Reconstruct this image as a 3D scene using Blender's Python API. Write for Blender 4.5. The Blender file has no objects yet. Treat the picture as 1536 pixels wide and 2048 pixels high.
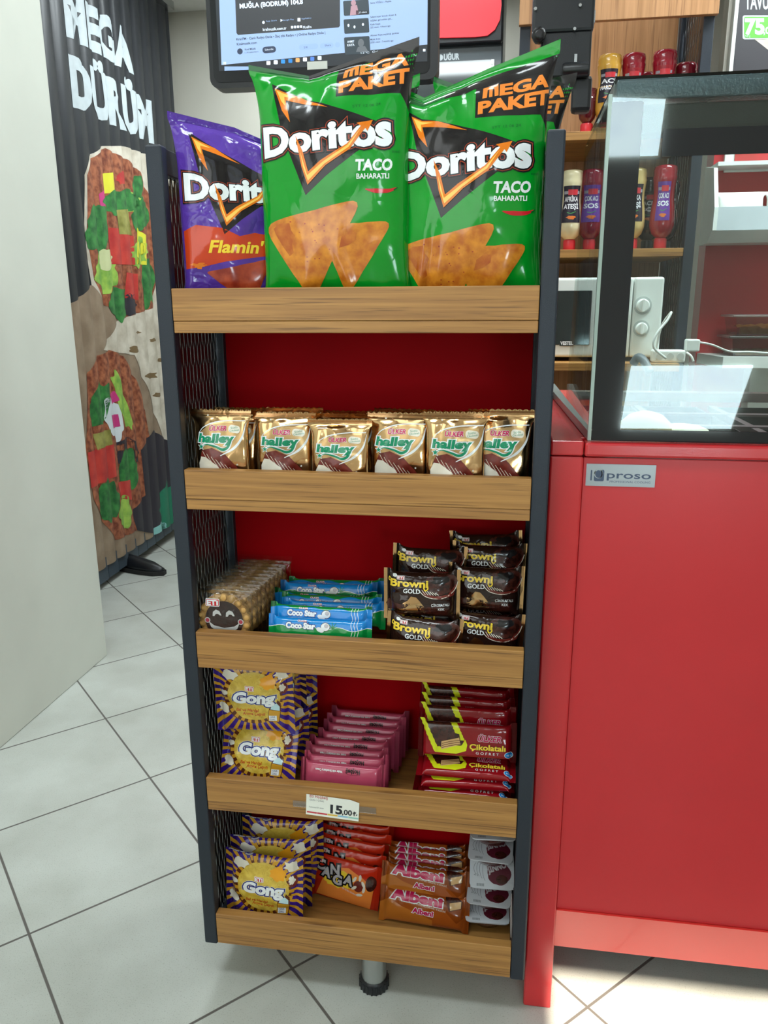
import bpy, bmesh, math, random
from mathutils import Vector, Matrix, noise
from mathutils.geometry import tessellate_polygon
SC = bpy.context.scene
COL = SC.collection
# ------------------------------------------------------------------ camera
CAM = Vector((0.5322, -1.1734, 1.2620)); FPX = 1572.56
YAW, PITCH, ROLL = -0.154, 0.2573, -0.0053
_f = Vector((math.sin(YAW)*math.cos(PITCH), math.cos(YAW)*math.cos(PITCH), -math.sin(PITCH)))
_r = Vector((math.cos(YAW), -math.sin(YAW), 0)); _u = _r.cross(_f)
CR = math.cos(ROLL)*_r + math.sin(ROLL)*_u
CU = -math.sin(ROLL)*_r + math.cos(ROLL)*_u
CF = _f
cam = bpy.data.cameras.new('camera'); cam.sensor_fit = 'VERTICAL'; cam.sensor_height = 36.0
cam.lens = FPX/2048*36.0; cam.clip_start = 0.02; cam.clip_end = 60
camo = bpy.data.objects.new('camera', cam); COL.objects.link(camo)
camo.matrix_world = Matrix(((CR.x, CU.x, -CF.x, CAM.x), (CR.y, CU.y, -CF.y, CAM.y), (CR.z, CU.z, -CF.z, CAM.z), (0, 0, 0, 1)))
SC.camera = camo
# ------------------------------------------------------------------ exposure, world, sun, large lights
SC.view_settings.view_transform = 'Standard'; SC.view_settings.look = 'None'
SC.view_settings.exposure = 0.0; SC.view_settings.gamma = 1.0; SC.view_settings.use_curve_mapping = False
SC.cycles.use_denoising = True
SC.cycles.max_bounces = 8; SC.cycles.transparent_max_bounces = 24; SC.cycles.caustics_reflective = False; SC.cycles.caustics_refractive = False
SC.cycles.sample_clamp_indirect = 6.0
W = bpy.data.worlds.new('daylight'); SC.world = W; W.use_nodes = True
W.node_tree.nodes['Background'].inputs[0].default_value = (0.80, 0.90, 1.0, 1)
W.node_tree.nodes['Background'].inputs[1].default_value = 1.2
sl = bpy.data.lights.new('sun', 'SUN'); sl.energy = 17; sl.angle = 0.012; sl.color = (1.0, 0.86, 0.70)
so = bpy.data.objects.new('sun', sl); COL.objects.link(so)
so.rotation_euler = Vector((0.0, 1.0, -1.165)).to_track_quat('-Z', 'Y').to_euler(); so.location = (1.2, -6, 6)
def area(name, loc, target, sx, sy, power, color):
    l = bpy.data.lights.new(name, 'AREA'); l.shape = 'RECTANGLE'; l.size = sx; l.size_y = sy; l.energy = power; l.color = color
    o = bpy.data.objects.new(name, l); COL.objects.link(o); o.location = loc
    o.rotation_euler = (Vector(target)-Vector(loc)).to_track_quat('-Z', 'Y').to_euler()
    return o
COOL = (0.88, 0.97, 1.0)
area('ceiling_light_front', (-0.1, -0.75, 2.78), (-0.1, -0.75, 0), 1.2, 0.30, 25, COOL)
area('ceiling_light_back', (0.2, 1.15, 2.78), (0.2, 1.15, 0), 1.2, 0.30, 25, COOL)
area('ceiling_light_kitchen', (1.6, 0.9, 2.78), (1.6, 0.9, 0), 1.1, 0.40, 52, COOL)
area('ceiling_light_rear', (-0.3, 2.6, 2.78), (-0.3, 2.6, 0), 0.9, 0.30, 36, COOL)
area('fill_light_front', (-0.15, -1.93, 1.35), (0.3, 0.5, 0.9), 1.2, 1.9, 14, (0.93, 0.98, 1.0))  # added soft fill from the camera side; the wall is solid here

# ------------------------------------------------------------------ helpers
def ray(px, py): return CF + CR*((px-768)/FPX) - CU*((py-1024)/FPX)
def at(px, py, y=None, x=None, z=None):
    d = ray(px, py)
    t = (y-CAM.y)/d.y if y is not None else (x-CAM.x)/d.x if x is not None else (z-CAM.z)/d.z
    return CAM + d*t
def lin(h):
    h = h.lstrip('#'); c = [int(h[i:i+2], 16)/255 for i in (0, 2, 4)]
    return tuple(v/12.92 if v <= .04045 else ((v+.055)/1.055)**2.4 for v in c) + (1.0,)
MATS = {}
def mat(key, color='#808080', rough=.5, metal=0.0, coat=0.0, bump=0.0, bscale=60, var=.06, vscale=8, spec=.5, alpha=1.0, emit=0.0, kind=None, color2=None, ch=0.0, fres=1.0):
    """procedural principled material: colour varied by a little noise, optional noise bump"""
    if key in MATS: return MATS[key]
    m = bpy.data.materials.new(key); m.use_nodes = True; nt = m.node_tree; N = nt.nodes; L = nt.links
    b = N['Principled BSDF']; b.inputs['Roughness'].default_value = rough; b.inputs['Metallic'].default_value = metal
    b.inputs['Coat Weight'].default_value = coat; b.inputs['Coat Roughness'].default_value = .06; b.inputs['Specular IOR Level'].default_value = spec
    tc = N.new('ShaderNodeTexCoord'); c = lin(color)
    nz = N.new('ShaderNodeTexNoise'); nz.inputs['Scale'].default_value = vscale; nz.inputs['Detail'].default_value = 4
    L.new(tc.outputs['Object'], nz.inputs['Vector'])
    cr = N.new('ShaderNodeValToRGB'); cr.color_ramp.elements[0].position = .35; cr.color_ramp.elements[1].position = .65
    c2 = lin(color2) if color2 else None
    cr.color_ramp.elements[0].color = c2 if c2 else tuple(v*(1-var) for v in c[:3])+(1,)
    cr.color_ramp.elements[1].color = c if c2 else tuple(min(1, v*(1+var)) for v in c[:3])+(1,)
    L.new(nz.outputs['Fac'], cr.inputs[0]); L.new(cr.outputs[0], b.inputs['Base Color'])
    if emit: L.new(cr.outputs[0], b.inputs['Emission Color']); b.inputs['Emission Strength'].default_value = emit
    if bump or ch:
        bp = N.new('ShaderNodeBump'); bp.inputs['Strength'].default_value = bump or ch; bp.inputs['Distance'].default_value = .002
        if ch:   # crinkled film
            v = N.new('ShaderNodeTexVoronoi'); v.feature = 'DISTANCE_TO_EDGE'; v.inputs['Scale'].default_value = bscale
            n2 = N.new('ShaderNodeTexNoise'); n2.inputs['Scale'].default_value = bscale*.5; n2.inputs['Detail'].default_value = 3
            mx = N.new('ShaderNodeMixRGB'); mx.blend_type = 'ADD'; mx.inputs[0].default_value = .06
            L.new(tc.outputs['Object'], mx.inputs[1]); L.new(n2.outputs['Color'], mx.inputs[2]); L.new(mx.outputs[0], v.inputs['Vector'])
            L.new(tc.outputs['Object'], n2.inputs['Vector'])
            L.new(v.outputs['Distance'], bp.inputs['Height'])
        else:
            n2 = N.new('ShaderNodeTexNoise'); n2.inputs['Scale'].default_value = bscale; n2.inputs['Detail'].default_value = 6
            L.new(tc.outputs['Object'], n2.inputs['Vector']); L.new(n2.outputs['Fac'], bp.inputs['Height'])
        L.new(bp.outputs[0], b.inputs['Normal']); 
        if coat: L.new(bp.outputs[0], b.inputs['Coat Normal'])
    if kind == 'film' or kind == 'glass':
        out = N['Material Output']; tr = N.new('ShaderNodeBsdfTransparent'); gl = N.new('ShaderNodeBsdfGlossy'); gl.inputs['Roughness'].default_value = rough
        fr = N.new('ShaderNodeFresnel'); fr.inputs['IOR'].default_value = 1.55 if kind == 'film' else 1.5
        gm = N.new('ShaderNodeMath'); gm.operation = 'MULTIPLY_ADD'; gm.inputs[1].default_value = fres; gm.inputs[2].default_value = alpha
        ms = N.new('ShaderNodeMixShader'); L.new(fr.outputs[0], gm.inputs[0]); L.new(gm.outputs[0], ms.inputs[0])
        L.new(cr.outputs[0], tr.inputs[0]); L.new(tr.outputs[0], ms.inputs[1]); L.new(gl.outputs[0], ms.inputs[2]); L.new(ms.outputs[0], out.inputs[0])
        if bump or ch: L.new(bp.outputs[0], gl.inputs['Normal']); L.new(bp.outputs[0], fr.inputs['Normal'])
    MATS[key] = m; return m
def tag(o, label=None, cat=None, group=None, kind=None):
    if label: o['label'] = label
    if cat: o['category'] = cat
    if group: o['group'] = group
    if kind: o['kind'] = kind
    return o
def thing(name, label, cat, loc=(0, 0, 0), group=None):
    o = bpy.data.objects.new(name, None); o.empty_display_size = .05; COL.objects.link(o); o.location = loc
    return tag(o, label, cat, group)
class MB:
    """collects shapes in world (or local) coordinates and links them as one mesh"""
    def __init__(s): s.v = []; s.f = []; s.m = []; s.sm = []
    def add(s, vs, fs, mi=0, smooth=False):
        o = len(s.v); s.v += [tuple(p) for p in vs]
        for f in fs: s.f.append(tuple(i+o for i in f)); s.m.append(mi); s.sm.append(smooth)
        return s
    def box(s, a, b, mi=0):
        x0, x1 = sorted((a[0], b[0])); y0, y1 = sorted((a[1], b[1])); z0, z1 = sorted((a[2], b[2]))
        v = [(x0,y0,z0),(x1,y0,z0),(x1,y1,z0),(x0,y1,z0),(x0,y0,z1),(x1,y0,z1),(x1,y1,z1),(x0,y1,z1)]
        return s.add(v, [(0,3,2,1),(4,5,6,7),(0,1,5,4),(1,2,6,5),(2,3,7,6),(3,0,4,7)], mi)
    def prism(s, pts, d, mi=0, smooth=False):
        """pts: 3-D outline, extruded by vector d"""
        n = len(pts); P = [Vector(p) for p in pts]; Q = [p+Vector(d) for p in P]
        t = tessellate_polygon([P])
        fs = [tuple(x) for x in t] + [tuple(i+n for i in reversed(x)) for x in t] 
        s.add(P+Q, fs, mi)
        o = len(s.v)
        s.add(P+Q, [(i, (i+1) % n, n+(i+1) % n, n+i) for i in range(n)], mi, smooth)
        return s
    def lathe(s, c, prof, n=28, mi=0, axis='z', sx=1.0, sy=1.0, smooth=True):
        """prof: list of (radius, height) along the axis from c"""
        vs = []; fs = []
        for r, h in prof:
            for k in range(n):
                a = 2*math.pi*k/n; p = (r*sx*math.cos(a), r*sy*math.sin(a), h)
                if axis == 'y': p = (p[0], p[2], p[1])
                if axis == 'x': p = (p[2], p[0], p[1])
                vs.append((c[0]+p[0], c[1]+p[1], c[2]+p[2]))
        for i in range(len(prof)-1):
            for k in range(n): fs.append((i*n+k, i*n+(k+1) % n, (i+1)*n+(k+1) % n, (i+1)*n+k))
        s.add(vs, fs, mi, smooth)
        s.add(vs[:n], [tuple(reversed(range(n)))], mi); s.add(vs[-n:], [tuple(range(n))], mi)
        return s
    def tube(s, path, r, n=8, mi=0):
        P = [Vector(p) for p in path]; vs = []; fs = []; up = Vector((.13, .27, .95)); prev = None
        for i, p in enumerate(P):
            t = (P[min(i+1, len(P)-1)]-P[max(i-1, 0)]).normalized()
            a = (prev if prev is not None else t.cross(up)); a = (a - t*a.dot(t)).normalized(); prev = a; b = t.cross(a)
            rr = r[i] if isinstance(r, (list, tuple)) else r
            for k in range(n):
                q = 2*math.pi*k/n; vs.append(p+(a*math.cos(q)+b*math.sin(q))*rr)
        for i in range(len(P)-1):
            for k in range(n): fs.append((i*n+k, i*n+(k+1) % n, (i+1)*n+(k+1) % n, (i+1)*n+k))
        fs.append(tuple(reversed(range(n)))); fs.append(tuple(range((len(P)-1)*n, len(P)*n)))
        return s.add(vs, fs, mi, True)
    def build(s, name, mats, parent=None, bevel=0.0, seg=2):
        me = bpy.data.meshes.new(name); o = bpy.data.objects.new(name, me); COL.objects.link(o)
        off = Vector((0, 0, 0))
        if parent is not None:
            o.parent = parent; off = parent.location.copy()
            if parent.parent is not None: off = off + parent.parent.location
        me.from_pydata([tuple(Vector(v)-off) for v in s.v], [], s.f); me.update()
        if not isinstance(mats, (list, tuple)): mats = [mats]
        for m in mats: me.materials.append(m)
        for p, mi, sm in zip(me.polygons, s.m, s.sm): p.material_index = mi; p.use_smooth = sm
        bm = bmesh.new(); bm.from_mesh(me); bmesh.ops.recalc_face_normals(bm, faces=bm.faces); bm.to_mesh(me); bm.free()
        if bevel:
            md = o.modifiers.new('bevel', 'BEVEL'); md.width = bevel; md.segments = seg; md.limit_method = 'ANGLE'; md.angle_limit = math.radians(40)
        return o
def spline(pts, n=8):
    """Catmull-Rom through points"""
    P = [Vector(p) for p in pts]; P = [P[0]*2-P[1]] + P + [P[-1]*2-P[-2]]; out = []
    for i in range(1, len(P)-2):
        for k in range(n):
            t = k/n; a, b, c, d = P[i-1], P[i], P[i+1], P[i+2]
            out.append(.5*((2*b)+(c-a)*t+(2*a-5*b+4*c-d)*t*t+(3*b-a-3*c+d)*t*t*t))
    out.append(P[-2]); return out

# ------------------------------------------------------------------ printed artwork: flat polygons laid on curved sheets
_TXT = {}
def text_tris(s, bold):
    k = (s, bold)
    if k in _TXT: return _TXT[k]
    c = bpy.data.curves.new('t', 'FONT'); c.body = s; c.size = 1; c.offset = bold; c.resolution_u = 3; c.align_x = 'LEFT'
    o = bpy.data.objects.new('t', c); me = o.to_mesh()
    tr = []
    for p in me.polygons:
        v = [(me.vertices[i].co.x, me.vertices[i].co.y) for i in p.vertices]
        tr.append(v)
    o.to_mesh_clear(); bpy.data.objects.remove(o); bpy.data.curves.remove(c)
    xs = [q[0] for t in tr for q in t] or [0, 1]
    _TXT[k] = (tr, min(xs), max(xs)); return _TXT[k]
class Art:
    def __init__(s, T=None): s.p = []; s.mats = []; s.T = T or (lambda x, y: (x, y))
    def mi(s, m):
        if m not in s.mats: s.mats.append(m)
        return s.mats.index(m)
    def raw(s, pts, m, layer): s.p.append(([s.T(*q) for q in pts], s.mi(m), layer))
    def poly(s, pts, m, layer=1):
        V = [Vector((q[0], q[1], 0)) for q in pts]
        for t in tessellate_polygon([V]): s.raw([pts[i] for i in t], m, layer)
    def rect(s, x0, y0, x1, y1, m, layer=1): s.raw([(x0, y0), (x1, y0), (x1, y1), (x0, y1)], m, layer)
    def ell(s, cx, cy, rx, ry, m, layer=1, n=28, rot=0, jag=0, seed=0, a0=0, a1=2*math.pi):
        R = random.Random(seed); pts = []
        for k in range(n):
            a = a0+(a1-a0)*k/(n if a1-a0 > 6.2 else n-1); j = 1+jag*(R.random()-.5)
            x, y = rx*j*math.cos(a), ry*j*math.sin(a); pts.append((cx+x*math.cos(rot)-y*math.sin(rot), cy+x*math.sin(rot)+y*math.cos(rot)))
        s.poly(pts, m, layer)
    def rrect(s, x0, y0, x1, y1, r, m, layer=1, rot=0):
        pts = []; sg = 1 if y1 > y0 else -1; cx, cy = (x0+x1)/2, (y0+y1)/2
        for (x, y, a) in ((x1-r, y1-sg*r, 0), (x0+r, y1-sg*r, 90), (x0+r, y0+sg*r, 180), (x1-r, y0+sg*r, 270)):
            for k in range(5):
                q = math.radians(a+22.5*k); pts.append((x+r*math.cos(q), y+sg*r*math.sin(q)))
        if rot: pts = [(cx+(x-cx)*math.cos(rot)-(y-cy)*math.sin(rot), cy+(x-cx)*math.sin(rot)+(y-cy)*math.cos(rot)) for x, y in pts]
        s.poly(pts, m, layer)
    def stroke(s, pts, w, m, layer=1, n=5, sm=True):
        P = spline([(x, y, 0) for x, y in pts], n) if sm and len(pts) > 2 else [Vector((x, y, 0)) for x, y in pts]
        N = len(P); W_ = w if isinstance(w, (list, tuple)) else [w, w]
        E = []
        for i, p in enumerate(P):
            t = (P[min(i+1, N-1)]-P[max(i-1, 0)]); t.normalize() if t.length > 1e-9 else None
            u = i/(N-1)*(len(W_)-1); j = min(int(u), len(W_)-2); ww = W_[j]+(W_[j+1]-W_[j])*(u-j)
            nn = Vector((-t.y, t.x, 0))*ww/2; E.append((p+nn, p-nn))
        for i in range(N-1):
            s.raw([(E[i][0].x, E[i][0].y), (E[i][1].x, E[i][1].y), (E[i+1][1].x, E[i+1][1].y), (E[i+1][0].x, E[i+1][0].y)], m, layer)
    def star(s, cx, cy, r, m, layer=1, k=5, inner=.42):
        s.poly([(cx+(r if i % 2 == 0 else r*inner)*math.sin(math.pi*i/k), cy-(r if i % 2 == 0 else r*inner)*math.cos(math.pi*i/k)) for i in range(2*k)], m, layer)
    def text(s, t, x, y, h, w, m, layer=1, bold=.0, shear=0, rot=0, fn=None, up=-1, grow=0):
        """baseline start at x,y; cap height h; total width w; up=-1 when y runs downwards"""
        tr, a, b = text_tris(t, bold); a0, b0 = text_tris(t, 0)[1:]
        kx = w/(b0-a0); ky = h/.729
        for q in tr:
            pts = []
            for (X, Y) in q:
                u = (X-a0)*kx; v = Y*ky*(1+grow*(u/w)); u += v*shear
                if fn: u, v = fn(u/w, v/h); u *= w; v *= h
                uu, vv = u*math.cos(rot)-v*math.sin(rot), u*math.sin(rot)+v*math.cos(rot)
                pts.append((x+uu, y+vv*(-up)*-1 if up == 1 else y-vv))
            s.raw(pts, m, layer)
    def otext(s, t, x, y, h, w, cols, layer=1, bold=.03, **k):
        """text with nested outlines: cols = [(material, extra offset), ...] outermost first"""
        for i, (m, e) in enumerate(cols): s.text(t, x, y, h, w, m, layer+i, bold=bold+e, **k)
def _clip(poly, ax, lim, keep_lo):
    out = []; n = len(poly)
    for i in range(n):
        a, b = poly[i], poly[(i+1) % n]
        ia = a[ax] <= lim if keep_lo else a[ax] >= lim; ib = b[ax] <= lim if keep_lo else b[ax] >= lim
        if ia: out.append(a)
        if ia != ib:
            t = (lim-a[ax])/(b[ax]-a[ax]); out.append((a[0]+(b[0]-a[0])*t, a[1]+(b[1]-a[1])*t))
    return out
def _split(poly, ax, o, st, n):
    lo = min(p[ax] for p in poly); hi = max(p[ax] for p in poly)
    i0 = max(0, int(math.floor((lo-o)/st+1e-7))); i1 = min(n-1, int(math.ceil((hi-o)/st-1e-7))-1)
    if i1 < i0: return
    cur = poly
    if lo < o: cur = _clip(cur, ax, o, False)
    if hi > o+n*st: cur = _clip(cur, ax, o+n*st, True)
    for i in range(i0, i1):
        l = o+(i+1)*st; a = _clip(cur, ax, l, True)
        if len(a) > 2: yield i, a
        cur = _clip(cur, ax, l, False)
        if len(cur) < 3: return
    if len(cur) > 2: yield i1, cur
class Sheet:
    """a grid surface over the flat rectangle (x0,y0)-(x0+nx*dx, y0+ny*dy); G[j][i] positions"""
    def __init__(s, x0, y0, dx, dy, G, flip=False):
        s.x0, s.y0, s.dx, s.dy, s.G = x0, y0, dx, dy, G; s.ny = len(G)-1; s.nx = len(G[0])-1; s.N = []
        for j in range(s.ny+1):
            row = []
            for i in range(s.nx+1):
                tu = G[j][min(i+1, s.nx)]-G[j][max(i-1, 0)]; tv = G[min(j+1, s.ny)][i]-G[max(j-1, 0)][i]
                n = tu.cross(tv); n = n.normalized() if n.length > 1e-12 else Vector((0, -1, 0)); row.append(-n if flip else n)
            s.N.append(row)
    def at(s, i, j, fx, fy, off):
        G, N = s.G, s.N; a = (1-fx)*(1-fy); b = fx*(1-fy); c = (1-fx)*fy; d = fx*fy
        p = G[j][i]*a+G[j][i+1]*b+G[j+1][i]*c+G[j+1][i+1]*d
        n = (N[j][i]*a+N[j][i+1]*b+N[j+1][i]*c+N[j+1][i+1]*d).normalized()
        return p+n*off, n
def sheets_mesh(name, sheets, arts, mats, eps=.00013, base=0):
    """sheets: list of Sheet; arts: list of Art or None; first material(s) = base"""
    V = []; NN = []; F = []; MI = []; mats = list(mats)
    for si, (sh, art) in enumerate(zip(sheets, arts)):
        o = len(V)
        for j in range(sh.ny+1):
            for i in range(sh.nx+1): V.append(sh.G[j][i]); NN.append(sh.N[j][i])
        w = sh.nx+1
        fl = sh.N[sh.ny//2][sh.nx//2].dot((sh.G[sh.ny//2][sh.nx//2+1]-sh.G[sh.ny//2][sh.nx//2]).cross(sh.G[sh.ny//2+1][sh.nx//2]-sh.G[sh.ny//2][sh.nx//2])) < 0
        for j in range(sh.ny):
            for i in range(sh.nx):
                q = (o+j*w+i, o+j*w+i+1, o+(j+1)*w+i+1, o+(j+1)*w+i); F.append(q[::-1] if fl else q); MI.append(base if not isinstance(base, (list, tuple)) else base[si])
        if art:
            mm = [len(mats)+k for k in range(len(art.mats))]; mats += art.mats
            for (poly, mi, layer) in art.p:
                for i, a in _split(poly, 0, sh.x0, sh.dx, sh.nx):
                    for j, b in _split(a, 1, sh.y0, sh.dy, sh.ny):
                        ids = []
                        ar = sum(b[k][0]*b[(k+1) % len(b)][1]-b[(k+1) % len(b)][0]*b[k][1] for k in range(len(b)))
                        if abs(ar) < 1e-11: continue
                        if (ar < 0) != fl: b = b[::-1]
                        for (x, y) in b:
                            fx = min(1, max(0, (x-sh.x0)/sh.dx-i)); fy = min(1, max(0, (y-sh.y0)/sh.dy-j))
                            p, n = sh.at(i, j, fx, fy, eps*layer); ids.append(len(V)); V.append(p); NN.append(n)
                        F.append(tuple(ids)); MI.append(mm[mi])
    me = bpy.data.meshes.new(name); me.from_pydata([tuple(v) for v in V], [], F)
    for m in mats: me.materials.append(m)
    me.polygons.foreach_set('material_index', MI); me.polygons.foreach_set('use_smooth', [True]*len(F))
    me.update(); me.normals_split_custom_set_from_vertices([tuple(n) for n in NN])
    return me
def nz(x, y, z=0): return noise.noise(Vector((x, y, z)))
def section(Wd, T, n, L, N):
    """half superellipse, resampled by arc length; returns list of (x, depth) for s in [-.5,.5]"""
    P = []
    for k in range(241):
        a = -math.pi/2+math.pi*k/240; sa, ca = math.sin(a), abs(math.cos(a))
        P.append((Wd/2*math.copysign(abs(sa)**(2/n), sa), T/2*ca**(2/n)))
    D = [0]
    for k in range(240): D.append(D[-1]+math.hypot(P[k+1][0]-P[k][0], P[k+1][1]-P[k][1]))
    out = []; j = 0
    for i in range(N+1):
        s = D[-1]*i/N
        while j < 239 and D[j+1] < s: j += 1
        t = (s-D[j])/max(1e-12, D[j+1]-D[j]); out.append((P[j][0]+(P[j+1][0]-P[j][0])*t, P[j][1]+(P[j+1][1]-P[j][1])*t))
    return out, D[-1]
def pack_mesh(name, A, Wd, T, axis='z', n=2.4, p=2.0, q=2.0, seal=.012, art=None, back_art=None, base=None, seed=1, nc=40, na=44, crump=.002, cf=18, ridge=.002, rf=90, rl=.05, back=.8, warp=None, sealfold=0, art_fn=None):
    """a film packet. A = length along the sealed axis, Wd x T = filled section. Local frame: x right, z up, front faces -y, base at z=0"""
    sec, L = section(Wd, T, n, 0, nc); R = random.Random(seed); so_ = R.random()*50
    sheets = []
    for side in (1, -1):
        G = []
        for j in range(na+1):
            t = j/na; a = t*A; d = min(a, A-a)
            if d < seal: k = 0.0
            else: k = max(0.0, 1-abs(2*(a-seal)/(A-2*seal)-1)**p)**(1/q)
            row = []
            for i in range(nc+1):
                s = (i/nc-.5)*L; x1, dz = sec[i]
                kk = min(1.0, k*1.25); x = s*(1-kk)+x1*kk; dep = dz*k
                edge = 1-abs(2*i/nc-1)**4
                w = crump*(nz(x*cf+so_, a*cf, side*3.1)+.5*nz(x*cf*2.3+so_, a*cf*2.3, side*7.7))*edge*min(1, k*2+.1)
                dd = max(0, d-seal); e = math.exp(-dd/rl)
                w += ridge*e*math.sin(s*rf+6*nz(s*20+so_, a*9, 1.3))*edge*(0.25+min(1, dd*60))
                if d < seal: w = ridge*.5*math.sin(s*rf*.35+so_)
                if side < 0: dep *= back
                y = -side*(dep+w) if d >= seal else -w
                P = Vector((x, y, a)) if axis == 'z' else Vector((a-A/2, y, x+Wd/2))
                if d < seal and int(j) % 2 == 0: P.y -= .0006
                if d >= seal and side < 0: P.y = max(P.y, -w+.0002) if k < .05 else P.y
                if warp: P = warp(P, s/L+.5, t)
                row.append(P)
            G.append(row)
        if axis == 'x':
            # rows along x -> transpose so that flat x = axis
            G = [[G[j][i] for j in range(na+1)] for i in range(nc+1)]
            sheets.append(Sheet(-A/2, -(L-Wd)/2, A/na, L/nc, G))
        else: sheets.append(Sheet(-L/2, 0, L/nc, A/na, G))
    # orient normals outward
    for k, sh in enumerate(sheets):
        c = sh.N[sh.ny//2][sh.nx//2]
        if (c.y > 0) == (k == 0): sh.N = [[-v for v in r] for r in sh.N]
    return sheets_mesh(name, sheets, [art, back_art], [base])
def put(me, name, loc, rz=0, rx=0, ry=0, label=None, cat=None, group=None, sc=1.0):
    o = bpy.data.objects.new(name, me); COL.objects.link(o); o.location = loc; o.rotation_euler = (math.radians(rx), math.radians(ry), math.radians(rz)); o.scale = (sc,)*3 if not isinstance(sc, tuple) else sc
    return tag(o, label, cat, group)
# ------------------------------------------------------------------ materials of the place
def wood_mat(key, c1, c2, c3, axis='x', scale=1.0, rough=.42):
    m = bpy.data.materials.new(key); m.use_nodes = True; N = m.node_tree.nodes; L = m.node_tree.links; b = N['Principled BSDF']
    b.inputs['Roughness'].default_value = rough
    tc = N.new('ShaderNodeTexCoord'); mp = N.new('ShaderNodeMapping'); s = {'x': (3.0, 60, 130), 'z': (75, 75, 2.4)}[axis]
    mp.inputs['Scale'].default_value = tuple(v*scale for v in s); L.new(tc.outputs['Object'], mp.inputs[0])
    n1 = N.new('ShaderNodeTexNoise'); n1.inputs['Scale'].default_value = 1.0; n1.inputs['Detail'].default_value = 6; n1.inputs['Distortion'].default_value = .6; L.new(mp.outputs[0], n1.inputs[0])
    cr = N.new('ShaderNodeValToRGB'); e = cr.color_ramp.elements; e[0].position = .30; e[0].color = lin(c2); e[1].position = .66; e[1].color = lin(c1)
    L.new(n1.outputs['Fac'], cr.inputs[0])
    mp2 = N.new('ShaderNodeMapping'); s2 = {'x': (7, 60, 330), 'z': (190, 190, 5)}[axis]; mp2.inputs['Scale'].default_value = tuple(v*scale for v in s2); mp2.inputs['Location'].default_value = (3, 1, 7); L.new(tc.outputs['Object'], mp2.inputs[0])
    n2 = N.new('ShaderNodeTexNoise'); n2.inputs['Scale'].default_value = 1.0; n2.inputs['Detail'].default_value = 3; L.new(mp2.outputs[0], n2.inputs[0])
    r2 = N.new('ShaderNodeValToRGB'); r2.color_ramp.elements[0].position = .56; r2.color_ramp.elements[0].color = (0, 0, 0, 1); r2.color_ramp.elements[1].position = .68; r2.color_ramp.elements[1].color = (1, 1, 1, 1); L.new(n2.outputs['Fac'], r2.inputs[0])
    mx = N.new('ShaderNodeMixRGB'); mu = N.new('ShaderNodeMath'); mu.operation = 'MULTIPLY'; mu.inputs[1].default_value = .65; L.new(r2.outputs[0], mu.inputs[0]); L.new(mu.outputs[0], mx.inputs[0])
    L.new(cr.outputs[0], mx.inputs[1]); mx.inputs[2].default_value = lin(c3); L.new(mx.outputs[0], b.inputs['Base Color'])
    bp = N.new('ShaderNodeBump'); bp.inputs['Strength'].default_value = .25; bp.inputs['Distance'].default_value = .001; L.new(n1.outputs['Fac'], bp.inputs['Height']); L.new(bp.outputs[0], b.inputs['Normal'])
    return m
M_WOOD = wood_mat('walnut_laminate', '#B38346', '#946736', '#5A3A20')
M_WOODV = wood_mat('walnut_laminate_upright', '#B98A60', '#A0744C', '#7A5234', axis='z')
M_STEEL = mat('dark_powder_coat', '#1D2631', .45, bump=.25, bscale=900, var=.08)
M_REDB = mat('red_back_panel', '#A2040E', .55, var=.03, spec=.05)
M_RED = mat('red_painted_metal', '#C5262C', .24, coat=.35, bump=.05, bscale=500, var=.03)
M_WALL = mat('painted_plaster', '#DADCD2', .75, bump=.12, bscale=35, var=.025, vscale=3)
M_WALLB = mat('beige_plaster', '#C9C6BA', .8, bump=.1, bscale=40, var=.03, vscale=3)
M_CEIL = mat('ceiling_paint', '#E6E6E2', .85)
M_BLACK = mat('black_plastic', '#14171C', .35, bump=.1, bscale=400)
M_CHROME = mat('brushed_steel', '#B9BCBC', .25, metal=1.0, bump=.05, bscale=200)
M_WHITE = mat('white_plastic', '#E4E8E2', .35)
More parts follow.
